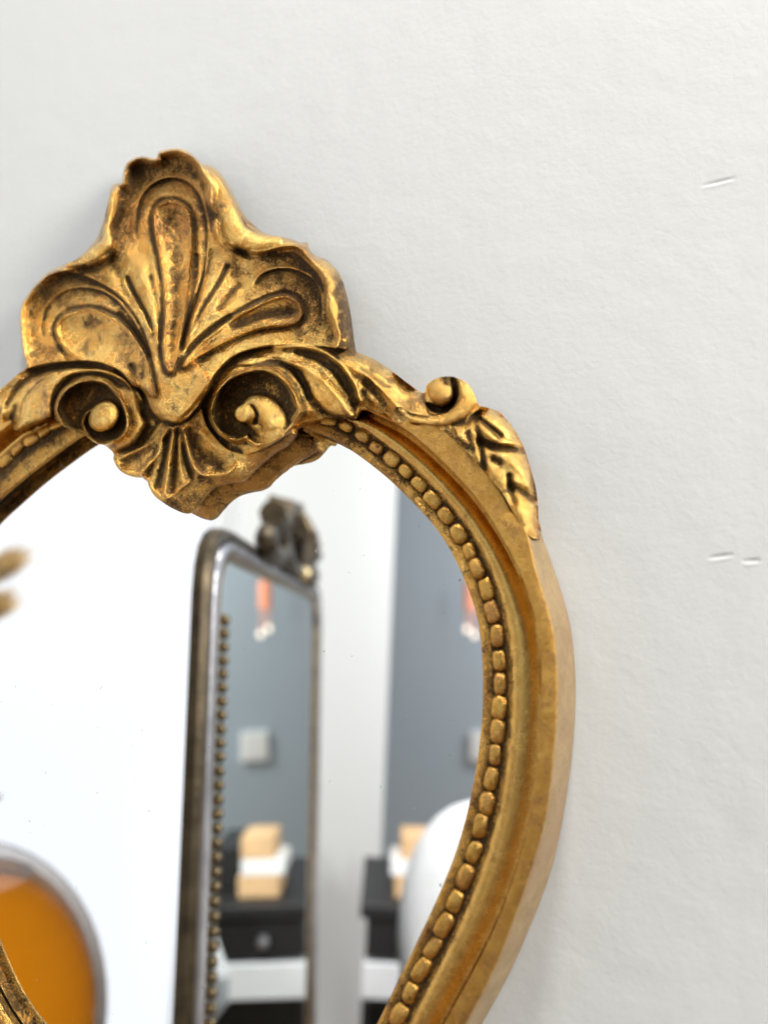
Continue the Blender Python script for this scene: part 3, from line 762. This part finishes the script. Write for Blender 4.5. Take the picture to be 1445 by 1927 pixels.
sweep('frame_side', [(mixl(OUTB, FOOT, .03), 19.0), (mixl(OUTB, FOOT, .12), 18.2), (mixl(OUTB, FOOT, .35), 14.5+wob(9, .3)), (mixl(OUTB, FOOT, .65), 8.5+wob(10, .3)), (mixl(OUTB, FOOT, .92), 2.2), (FOOT, .5), (mixl(BND, OUTB, .5), .5)], M_SIDE)

# ---- mirror glass
cen = LIP.mean(0); gl_ = LIP+(BED-LIP)*.3
vg = [(a[0], YG, a[1]) for a in gl_]
me = mesh('mirror_glass', vg, [tuple(range(NS))]); link('mirror_glass', me, M_SILVER, MIR, False)

# ---- beads
def bead_mesh(seed):
    r = np.random.default_rng(seed); V = []; Fc = []; nu, nv = 12, 6
    a, b, c = .0033, .0025, .0017
    def sp(x, e): return math.copysign(abs(x)**e, x)
    e1 = .50+.2*r.random(); V.append((0, -c, 0))
    for i in range(1, nv+1):
        ph = pi/2*i/nv*1.12
        for k in range(nu):
            th = 2*pi*k/nu
            j = 1+.16*(r.random()-.5)
            sq = min(1.0, sin(ph))**.72; V.append((a*sq*sp(cos(th), e1)*j, -c*sp(cos(ph), .8)*(.92+.16*r.random()), b*sq*sp(sin(th), e1)*j))
    for k in range(nu): Fc.append((0, 1+k, 1+(k+1) % nu))
    for i in range(nv-1):
        for k in range(nu): Fc.append((1+i*nu+k, 1+(i+1)*nu+k, 1+(i+1)*nu+(k+1) % nu, 1+i*nu+(k+1) % nu))
    me = mesh('bead', V, Fc)
    at = me.attributes.new('patina_shade', 'FLOAT', 'POINT')
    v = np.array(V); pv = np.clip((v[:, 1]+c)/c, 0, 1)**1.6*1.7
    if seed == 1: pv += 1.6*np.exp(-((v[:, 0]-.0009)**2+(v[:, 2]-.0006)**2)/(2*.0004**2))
    at.data.foreach_set('value', pv.astype(np.float32))
    me.materials.append(M_BEAD); me.shade_smooth()
    return me
BM = [bead_mesh(s_) for s_ in range(7)]
BEADS = [(619,789),(652,803),(683,822),(709,843),(738,864),(764,887),(790,912),(815,941),(840,971),(864,1005),(884,1038),(898,1070),(916,1109),(927,1152),(936,1197),(940,1243),(941,1287),(940,1332),(937,1376),(932,1420),(925,1465),(917,1511),(904,1554),(892,1603),(876,1650),(857,1695),(836,1741),(815,1783),(793,1824),(773,1867),(752,1910),(728,1952),(706,1992),
         (109,799),(87,812),(61,828),(36,845),(12,867),(-10,889),(-33,912)]
BP = [unproj(np.array(float(x)), np.array(float(y)), np.array(.0139)) for x, y in BEADS]
_q = np.array([BP[32][0], BP[32][2]]); _i0 = int(((BED-_q)**2).sum(1).argmin()); _e = np.array([BP[-1][0], BP[-1][2]]); _i1 = int(((BED-_e)**2).sum(1).argmin())
_acc = 0.0
for i in range(_i0, _i1):                    # the row carries on round the foot and up the other side
    _acc += float(np.hypot(*(BED[i+1]-BED[i])))
    if _acc > .0073 and np.hypot(*(BED[i]-_e)) > .006:
        _acc = 0.0; BP.append(np.array([BED[i][0], -.0139, BED[i][1]]))
for n_, p in enumerate(BP):
    q2 = np.array([p[0], p[2]]); i = int(((BED-q2)**2).sum(1).argmin()); tg = BED[(i+4) % NS]-BED[i-4]
    o = bpy.data.objects.new('bead', BM[random.randrange(7)]); COL.objects.link(o); o.parent = MIR
    o.matrix_parent_inverse = Matrix.Translation(MIR.location).inverted()
    o.location = p; s_ = .93+.2*random.random()
    kk = .95 if n_ > 11 else .84
    o.rotation_euler = (random.uniform(-.1, .1), -math.atan2(tg[1], tg[0])+random.uniform(-.18, .18), random.uniform(-.15, .15))
    o.scale = (s_*kk*1.16, random.uniform(.9, 1.2), s_*(.80+.2*random.random()))

# ------------------------------------------------------------------ the setting: wall with its nicks
_nk = [unproj(np.array(x_), np.array(y_), np.array(0.)) for x_, y_ in ((1310., 345.), (1440., 345.), (1320., 1052.), (1440., 1058.))]
_xa, _xb = min(p_[0] for p_ in _nk)-.002, max(p_[0] for p_ in _nk)+.002
_z1, _z2 = (_nk[2][2]+_nk[3][2])/2, (_nk[0][2]+_nk[1][2])/2
wx = np.unique(np.concatenate([np.arange(-.36, .2601, .0022), np.arange(_xa, _xb, .0004)]))
wz = np.unique(np.concatenate([np.arange(1.37, 1.9001, .0022), np.arange(_z1-.006, _z1+.006, .0003), np.arange(_z2-.006, _z2+.006, .0003)]))
NICKS = [((1318,350),(1385,334),(1350,345)), ((1331,1052),(1381,1044),(1356,1050)), ((1396,1058),(1432,1055),(1414,1058))]
X, Z = np.meshgrid(wx, wz); Y = np.zeros_like(X)
fade = np.minimum.reduce([X-wx[0], wx[-1]-X, Z-wz[0], wz[-1]-Z]); fade = np.clip(fade/.03, 0, 1)
def wallv(seed, size):
    r = np.random.default_rng(seed); G = r.random((160, 160))-.5
    fy = (Z-wz[0])/size; fx = (X-wx[0])/size; iy = fy.astype(int); ix = fx.astype(int); ty = fy-iy; tx = fx-ix
    ty = ty*ty*(3-2*ty); tx = tx*tx*(3-2*tx)
    return (G[iy,ix]*(1-tx)+G[iy,ix+1]*tx)*(1-ty)+(G[iy+1,ix]*(1-tx)+G[iy+1,ix+1]*tx)*ty
Y += fade*(.0007*wallv(3, .05)+.00012*wallv(4, .008))
for P_ in NICKS:
    q3 = unproj(np.array([P_[0][0], P_[2][0], P_[1][0]], float), np.array([P_[0][1], P_[2][1], P_[1][1]], float), np.zeros(3))[:, [0, 2]]
    a, b = q3[0], q3[2]; v = b-a; L_ = np.linalg.norm(v); v /= L_; n2 = np.array([-v[1], v[0]])
    s_ = (X-a[0])*v[0]+(Z-a[1])*v[1]; d_ = (X-a[0])*n2[0]+(Z-a[1])*n2[1]
    env = np.clip(1-((s_/L_-.5)/.52)**2, 0, 1)
    Y += env*(.00034*np.exp(-((d_-.0002)/.0006)**2)-.0001*np.exp(-((d_+.0010)/.0005)**2))
nz, nx = X.shape; V = np.stack([X, Y, Z], -1).reshape(-1, 3); k = np.arange(nz*nx).reshape(nz, nx)
Fw = np.stack([k[:-1, :-1], k[:-1, 1:], k[1:, 1:], k[1:, :-1]], -1).reshape(-1, 4)
V = V.tolist(); Fw = Fw.tolist()
x0, x1, z0, z1 = wx[0], wx[-1], wz[0], wz[-1]
def plainq(ax, az, bx, bz):
    b_ = len(V); V.extend([(ax, 0, az), (bx, 0, az), (bx, 0, bz), (ax, 0, bz)]); Fw.append((b_, b_+1, b_+2, b_+3))
WX0, WX1 = -.92, 2.4
plainq(WX0, 0, x0, 3.2); plainq(x1, 0, WX1, 3.2); plainq(x0, 0, x1, z0); plainq(x0, z1, x1, 3.2)
setp(link('wall', mesh('wall', V, Fw), M_WALL), kind='structure')

WALLX = -0.92; WEND = -2.42
WY0, WY1, WZ0, WZ1 = -.03, -1.32, .5, 2.6      # window opening
mb = MB()
for y0, y1, z0_, z1_ in ((0, WY0, 0, 3.2), (WY1, WEND, 0, 3.2), (WY0, WY1, 0, WZ0), (WY0, WY1, WZ1, 3.2)):
    mb.box((WALLX-.06, (y0+y1)/2, (z0_+z1_)/2), .12, abs(y1-y0), z1_-z0_)
setp(mb.build('side_wall', M_SIDEWALL), kind='structure')
M_PANE = NT('daylit_pane').set(base=(.12,.12,.12), ecol=(.925,.945,1.0), estr=1.05)
M_SASH = simple('white_sash', (.80,.80,.80), .4, 0, 20, .03)
WN = thing('window', (WALLX-.06, (WY0+WY1)/2, WZ0), 'tall bright daylit window behind the amber vase, blown out to white in the glass', 'window')
mb = MB(); mb.box((WALLX-.07, (WY0+WY1)/2, (WZ0+WZ1)/2), .012, abs(WY1-WY0)-.06, WZ1-WZ0-.06); mb.build('pane', M_PANE, WN, False)
for y0, y1, z0_, z1_ in ((WY0, WY0-.03, WZ0, WZ1), (WY1+.03, WY1, WZ0, WZ1), (WY0-.03, WY1+.03, WZ0, WZ0+.03), (WY0-.03, WY1+.03, WZ1-.03, WZ1)):
    mb = MB(); mb.box((WALLX-.07, (y0+y1)/2, (z0_+z1_)/2), .06, abs(y1-y0)-.001, z1_-z0_-.001, bev=.004); mb.build('sash', M_SASH, WN, False)
mb = MB(); mb.box((-.6, -4.4, 2.1), 9, .1, 4.2)
setp(mb.build('far_wall', M_FAR), kind='structure')
mb = MB(); mb.add([(-5.1,.0,0),(3.9,.0,0),(3.9,-4.4,0),(-5.1,-4.4,0)], [(0,1,2,3)])
setp(mb.build('floor', M_FLOOR, smooth=False), kind='structure')

# ------------------------------------------------------------------ the room that the glass shows
M_BRONZE = simple('dark_bronze', (.085,.062,.036), .38, .7, 60, .35, .0006)
M_ANTGOLD = simple('antique_gold', (.30,.22,.12), .3, .9, 90, .3, .0005)
M_PEWTER = simple('pewter_leaf', (.46,.44,.46), .28, .9, 60, .2, .0004)
M_TALLGLASS = NT('tinted_silvering').set(base=(.90,.96,.92), rough=.015, metal=1.0)
M_BLACK = simple('black_lacquer', (.010,.009,.010), .5, 0, 20, .2)
M_WHITE = simple('white_paint', (.88,.88,.89), .5, 0, 20, .03)
M_KRAFT = simple('kraft_card', (.72,.46,.24), .7, 0, 40, .1)
M_PAPER = simple('paper_white', (.88,.87,.86), .7, 0, 40, .05)
M_CLOTH = simple('white_boucle', (.92,.92,.93), .8, 0, 300, .06, .002)

# tall mirror: its plane runs towards pixel column 744, seen almost edge-on
VPX, DOFF = 744.0, .125; SC = DOFF/.173
ud = FWD + RGT*(VPX-IW/2)/F; ud[2] = 0; ud /= np.linalg.norm(ud)
pr = np.array([ud[1], -ud[0], 0.0])                       # to the right of it
def on_plane(px, py, off=DOFF):
    d = FWD + RGT*(px-IW/2)/F - UPV*(py-IH/2)/F
    return CAM + d*(-off/(d@pr))
tl, tr_ = on_plane(409, 1048), on_plane(594, 1132)
s0, s1 = (tl-CAM)@ud, (tr_-CAM)@ud
zt0, zt1 = tl[2], tr_[2]
def tm(s_, z, out=0.0):
    """point of the tall mirror: s along it, z up, out in front of its glass (mirrored into the real room)"""
    p = CAM + ud*s_ - pr*(DOFF-out*SC-(ztop-z)*LEAN); return np.array([p[0], 2*YG-p[1], z])
ztop = (zt0+zt1)/2; LEAN = .040
TM = thing('tall_mirror', tuple(tm((s0+s1)/2, 0)), 'tall dark bronze mirror with scrolled crest standing in the room reflected in the gilded mirror', 'mirror')
fw = .070
def strip3(name, path, prof, mat, closed=False):
    """run a small profile (offset across, out) along a path of (s, z, nx, nz)"""
    mb = MB(); V = []; Fc = []; n_ = len(prof)
    for s_, z, a, b in path:
        for across, o in prof: V.append(tm(s_+a*across*SC, z+b*across*SC, o))
    for i in range(len(path)-1):
        for k_ in range(n_-1): Fc.append((i*n_+k_, i*n_+k_+1, (i+1)*n_+k_+1, (i+1)*n_+k_))
    mb.add(V, Fc); return mb.build(name, mat, TM)
def frame_path():
    P = []; sa, sb = s0, s1; zb = .12
    P.append((sa, zb, -1, 0)); P += [(sa, zb+(zt0-zb-.03)*k_/6, -1, 0) for k_ in range(1, 7)]
    for k_ in range(1, 7):
        a = pi/2*k_/6; P.append((sa+.03*(1-cos(a)), zt0-.03+.03*sin(a), -cos(a), (1-.55*sin(a))*sin(a)))
    for k_ in range(1, 10):
        t_ = k_/9; P.append((sa+.03+(sb-sa-.07)*t_, zt0+(zt1-zt0)*t_*.9, .0, .45))
    zc = P[-1][1]
    for k_ in range(0, 8):
        a = pi/2*(1-k_/7); P.append((sb-.04+.04*cos(a), zc-.06+.06*sin(a), cos(a), (1-.55*sin(a))*sin(a)))
    P += [(sb, zc-.06-(zc-.06-zb)*k_/6, 1, 0) for k_ in range(1, 7)]
    return P
FP = frame_path()
strip3('outer_frame', FP, [(.0, .0), (fw*.62, .002), (fw*.68, .007), (fw*.80, .010), (fw*.92, .009), (fw, .003), (fw, -.006)], M_BRONZE)
strip3('inner_moulding', FP, [(-.004, -.002), (.003, .006), (.009, .007), (.014, .004), (.020, .003)], M_ANTGOLD)
strip3('silver_band', FP, [(.018, .003), (.023, .0085), (.033, .011), (.041, .009), (.045, .003)], M_PEWTER)
gv = [tm(a, z, 0.0) for a, z, _, _ in FP]
link('mirror_glass', mesh('tall_glass', gv, [tuple(range(len(gv)))]), M_TALLGLASS, TM, False)
# backing board so the tall mirror has thickness
mb = MB(); mb.add([tm(a+n1*fw*.9*SC, z+n2*fw*.9*SC*.5, -.005) for a, z, n1, n2 in FP], [tuple(range(len(FP)))]); mb.build('backing_board', M_BRONZE, TM, False)
bd = MB(); bd.lathe((0,0,0), [(0.0003,.0044),(.0024,.0038),(.0036,.0024),(.0042,0),(.0036,-.0024),(.0003,-.0044)], 8)
bme = mesh('bead', bd.v, bd.f); bme.materials.append(simple('dull_bead_gold', (.20,.15,.085), .35, .9, 90, .3)); bme.shade_smooth()
def tm_bead(s_, z, o_):
    o = bpy.data.objects.new('bead', bme); COL.objects.link(o); o.parent = TM
    o.matrix_parent_inverse = Matrix.Translation(TM.location).inverted(); o.location = tm(s_, z, o_)
zz = 1.0
while zz < zt0-.04:
    tm_bead(s0-.002, zz, .010); zz += .0092
# crest of the tall mirror: two rolled scrolls, a fan and a boss
cs, cz = s0+.46*(s1-s0), zt0+(zt1-zt0)*.46+.005; CK = 1.25*SC; CZ_ = .62*SC
def slab(name, poly, o0, o1, mat):
    n_ = len(poly); V = [tm(cs+a*CK, cz+b*CZ_, o0) for a, b in poly]+[tm(cs+a*.9*CK, cz+(b*.93+.004)*CZ_, o1) for a, b in poly]
    Fc = [tuple(range(n_))[::-1], tuple(range(n_, 2*n_))]+[(i, (i+1) % n_, n_+(i+1) % n_, n_+i) for i in range(n_)]
    mb = MB(); mb.add(V, Fc); return mb.build(name, mat, TM, True)
slab('crest_fan', [(-.12,.05),(-.14,.12),(-.10,.19),(-.05,.165),(.0,.215),(.06,.17),(.12,.20),(.17,.13),(.14,.06),(.08,.02),(-.06,.02)], -.005, .03, M_BRONZE)
for sg in (-1, 1):
    mb = MB(); pts = []; rr = []
    for k_ in range(26):
        a = k_/25*2.6*pi; r = .085*(1-k_/32); pts.append(tm(cs+CK*sg*(.19-r*sin(a)*.9), cz+CZ_*(.07+r*cos(a)*.55-.02*k_/25), .018)); rr.append(CZ_*.030*(1-k_/45))
    mb.tube(pts, rr, 8); mb.build('crest_scroll', M_BRONZE, TM)
for k_ in range(-3, 4):
    a = k_*.33; mb = MB(); mb.tube([tm(cs+CK*(.015+.05*sin(a)), cz+CZ_*(.03+.03*cos(a)), .03), tm(cs+CK*(.015+.12*sin(a)), cz+CZ_*(.04+.10*cos(a)), .042), tm(cs+CK*(.015+.15*sin(a)), cz+CZ_*(.04+.14*cos(a)), .03)], [.004, .006, .003], 7); mb.build('crest_flute', M_ANTGOLD if k_ == -1 else M_BRONZE, TM)
mb = MB(); mb.lathe(tm(cs+.03, cz+.013, .030), [(.0005,.009),(.005,.008),(.008,.0045),(.009,0),(.008,-.0045),(.005,-.008),(.0005,-.009)], 16); mb.build('crest_boss', simple('polished_boss', (.85,.68,.40), .22, .9), TM)

# amber glass vase with dried bunny tails
M_AMBER = NT('amber_glass').set(base=(1.0,.35,.010), rough=.06, trans=1.0, ior=1.33)
_t = NT('dark_edged_glass'); M_EDGEGLASS = _t.set(base=(.97,.96,.95), rough=.02, trans=1.0, ior=1.12)
_va = _t.node('ShaderNodeVolumeAbsorption'); _va.inputs['Color'].default_value = (.25,.15,.08,1); _va.inputs['Density'].default_value = 42  # absorption darkens the vase edge in place of the dark room refracted there
_t.t.links.new(_va.outputs[0], _t.out.inputs['Volume'])
vc = seen(-128, 1958, .72); k_ = .72/F
R_, HV = 312*k_, 352*k_
VS = thing('glass_vase', (vc[0], vc[1], vc[2]-HV*.98), 'round glass vase glowing amber beside the bright window', 'vase')
mb = MB(); prof = []
for a in np.linspace(-pi/2+.25, pi/2-.22, 22): prof.append((R_*cos(a), HV*sin(a)))
prof += [(R_*.20, HV*1.04), (R_*.19, HV*1.2), (R_*.23, HV*1.24), (R_*.20, HV*1.245)]
inn = [(max(.002, r-.007), z) for r, z in prof[::-1][1:]]; inn[-1] = (R_*.2, inn[-1][1]+.012)
prof = [(.001, prof[0][1])]+prof+inn+[(.001, inn[-1][1])]
mb.lathe(vc, prof, 48); mb.build('vase_body', M_EDGEGLASS, VS)
mb = MB(); lq = [(.001, -HV*.9)]+[((R_-.010)*cos(a), (HV-.010)*sin(a)) for a in np.linspace(-pi/2+.28, 1.05, 18)]; lq += [(.001, lq[-1][1])]
mb.lathe(vc, lq, 48); mb.build('amber_core', M_AMBER, VS)  # added core, keeps the middle orange inside the dark-tinted shell
PL = thing('plinth', (vc[0], vc[1], 0), 'narrow white plinth holding the round amber vase', 'plinth')
zt = vc[2]-HV*sin(pi/2-.25)-.001
mb = MB(); mb.box((vc[0], vc[1], zt/2-.01), .2, .2, zt-.02, bev=.004); mb.build('plinth_body', M_WHITE, PL)
mb = MB(); mb.box((vc[0], vc[1], zt-.011), .24, .24, .02, bev=.004); mb.build('plinth_top', M_WHITE, PL)
M_GRASS = simple('dried_grass', (.86,.62,.32), .8, 0, 60, .25); M_STEM = simple('dry_stem', (.42,.32,.16), .8, 0, 60, .2)
for n_, (x, y, z_, tip, lab) in enumerate([(-24,1086,.66,(40,1046),'upper fluffy dried grass head leaning right from the vase'), (-34,1152,.68,(8,1134),'lower short dried grass head tucked under the larger one')]):
    a = seen(x-30, y+16, z_); b = seen(tip[0], tip[1], z_); ax = b-a; L_ = np.linalg.norm(ax); ax /= L_
    neck = vc+np.array([0, 0, HV*1.2])
    g = thing('dried_grass', tuple(neck), lab, 'dried flower', 'dried grass heads in the amber vase')
    mb = MB(); mid = (a+neck)/2+np.array([0, 0, .03]); mb.tube([neck-np.array([0,0,.1]), neck, mid, a, a+ax*L_*.3], [.0012,.0012,.0011,.001,.0008], 5); mb.build('stem', M_STEM, g)
    mb = MB(); rr = np.random.default_rng(50+n_)
    e1 = np.cross(ax, [.3,.5,.8]); e1 /= np.linalg.norm(e1); e2 = np.cross(ax, e1)
    for q_ in range(1500):
        t_ = rr.random()**.8; w_ = 2*pi*rr.random(); rad = .013*sin(pi*min(1, .12+t_*.88))**.7*rr.random()**.4
        o = e1*cos(w_)+e2*sin(w_); p0 = a+ax*L_*t_*.72+o*rad*.5; p1 = p0+ax*(.014+.020*rr.random())+o*(.006+.009*rr.random())
        sd = np.cross(ax, o)*.00022; mb.add([p0-sd, p0+sd, p1], [(0,1,2)])
    mb.build('grass_head', M_GRASS, g, False)

# console and what stands on it
def frame_at(px, py, z): return seen(px, py, z)
CZ = 1.75
ca = seen(688, 1700, CZ); cb = seen(1010, 1700, CZ)
ctop = ca[2]; dirx = cb-ca; dirx[2] = 0; cl = np.linalg.norm(dirx); dirx /= cl; diry = np.array([-dirx[1], dirx[0], 0.])
if (ca+diry-np.array([0, 0, 0]))[1] > ca[1]: diry = -diry     # away from the main wall
cd = .38; cc = (ca+cb)/2+diry*cd/2
CN = thing('console_table', (cc[0], cc[1], 0), 'black console with a white middle shelf, reflected below the books', 'console table')
def cbox(name, u0, u1, z0_, z1_, mat, v0=0.0, v1=1.0, bev=.003, parent=CN):
    mb = MB(); c_ = ca+dirx*(u0+u1)/2*cl+diry*(v0+v1)/2*cd; c_[2] = (z0_+z1_)/2
    mb.box(c_, (u1-u0)*cl, (v1-v0)*cd, z1_-z0_, dirx, diry, bev=bev); return mb.build(name, mat, parent, False)
hp = CZ/F
cbox('top', -.03, 1.03, ctop-.03, ctop, M_BLACK, -.03)
dr0 = cbox('drawer', .01, .99, ctop-.115, ctop-.034, M_BLACK, 0, 1)
cbox('shelf', 0, 1, ctop-.20, ctop-.125, M_WHITE, -.01)
for u in (0.0, .95): cbox('side_panel', u, u+.05, .0, ctop-.205, M_BLACK)
cbox('back_panel', .05, .95, .0, ctop-.205, M_BLACK, .3, 1.0)
mb = MB()
for u in (.25, .75):
    mb = MB(); p = ca+dirx*cl*u-diry*.012; p[2] = ctop-.075; mb.lathe(p, [(.001,.014),(.010,.011),(.014,0),(.010,-.011),(.001,-.014)], 12); mb.build('knob', M_PEWTER, CN)
def stacked(name, u0, u1, z0_, h, mat, lab, cat, v0=.1, v1=.4):
    o = cbox(name, u0, u1, z0_, z0_+h, mat, v0, v1, .002, None); setp(o, lab, cat); return o
z = ctop+.001
stacked('storage_box', .17, .42, z, .048, M_KRAFT, 'orange-tan box lowest in the stack on the black console', 'box')
stacked('storage_box', .14, .40, z+.049, .036, M_PAPER, 'white box between the two tan ones on the console', 'box')
stacked('storage_box', .20, .40, z+.086, .050, M_KRAFT, 'tan box on top of the white one on the console', 'box')
stacked('storage_box', .45, .62, z, .095, M_BLACK, 'black box standing beside the tan and white stack on the console', 'box', .3, .8)

# white rounded chair back
wc = seen(905, 1740, 1.15); 
CH = thing('armchair', (wc[0], wc[1], 0), 'white rounded armchair back in front of the black console', 'armchair')
kk = 1.15/F; mb = MB(); V = []; Fc = []; nu, nv = 40, 18
rx, rz = 152*kk, 222*kk
for i in range(nv+1):
    ph = -pi/2+pi*i/nv
    for j in range(nu):
        t_ = 2*pi*j/nu; e = lambda v, p: math.copysign(abs(v)**p, v)
        V.append(wc+RGT*np.array([1,-1,1])*rx*e(cos(ph), .8)*e(cos(t_), .8)+np.array([0, .06, 0])*e(cos(ph), .8)*e(sin(t_), .8)+np.array([0, 0, rz])*e(sin(ph), .9))
for i in range(nv):
    for j in range(nu): Fc.append((i*nu+j, i*nu+(j+1) % nu, (i+1)*nu+(j+1) % nu, (i+1)*nu+j))
mb.add(V, Fc); mb.build('chair_back', M_CLOTH, CH)
zb = wc[2]-rz
mb = MB(); mb.box((wc[0]+.1, wc[1]-.28, zb+.03), .5, .5, .14, bev=.05); mb.build('seat', M_CLOTH, CH)
for a in (-.1, .3):
    for b in (-.48, -.08):
        mb = MB(); mb.tube([(wc[0]+a, wc[1]+b, 0), (wc[0]+a, wc[1]+b, zb-.035)], .016, 10); mb.build('leg', M_BLACK, CH)

# pendant lamp far back in the room, seen twice
LZ = 4.2
lc = seen(886, 1122, LZ); u_ = LZ/F
PD = thing('pendant_lamp', (lc[0], lc[1], 4.0), 'copper cylinder pendant lamp with two glowing bulbs before the grey-blue wall', 'lamp')
M_COPPER = NT('glowing_copper').set(base=(.85,.34,.20), rough=.4, metal=.3, ecol=(1.0,.36,.20), estr=.30)
M_BULB = NT('lit_bulb').set(base=(.9,.8,.7), ecol=(1.0,.82,.66), estr=1.6)
mb = MB(); mb.lathe(lc, [(.001, 28*u_),(10*u_, 28*u_),(12*u_, 26*u_),(12*u_,-26*u_),(10*u_,-26*u_),(10*u_, 24*u_)], 24); mb.build('lamp_shade', M_COPPER, PD)
mb = MB(); mb.tube([lc+np.array([0,0,30*u_]), np.array([lc[0], lc[1], 4.0])], .004, 6); mb.build('cord', M_BLACK, PD)
for dx, dy in ((-6, 62), (9, 72)):
    b_ = lc+np.array([dx*u_, 0, -dy*u_]); mb = MB()
    mb.lathe(b_, [(.001,.018),(.012,.015),(.016,0),(.013,-.013),(.001,-.018)], 14); mb.build('bulb', M_BULB, PD)
    mb = MB(); mb.tube([b_+np.array([0,0,.016]), lc+np.array([dx*u_*.5,0,-26*u_])], .005, 6); mb.build('bulb_holder', M_COPPER, PD)

# print on the far wall (seen in the tall mirror only), dark case below it, small frame at the left edge
def from_double(px, py, dist_):
    """real place of a thing seen in the tall mirror (itself seen in the wall mirror) at a path length"""
    p = CAM + dist_*(FWD + RGT*(px-IW/2)/F - UPV*(py-IH/2)/F)
    p = p-2*((p-CAM)@pr+DOFF)*pr
    return np.array([p[0], 2*YG-p[1], p[2]])
fp = from_double(462, 1385, 4.5); fp[1] = -4.33; ff = 4.5/F*.82
PF = thing('wall_print', tuple(fp), 'square white print hanging on the grey-blue far wall', 'picture')
mb = MB(); mb.box(fp, 62*ff, .03, 66*ff, bev=.005); mb.build('print_frame', M_WHITE, PF, False)
mb = MB(); mb.box(fp+np.array([0,.0165,0]), 44*ff, .004, 48*ff); mb.build('print_sheet', M_PAPER, PF, False)
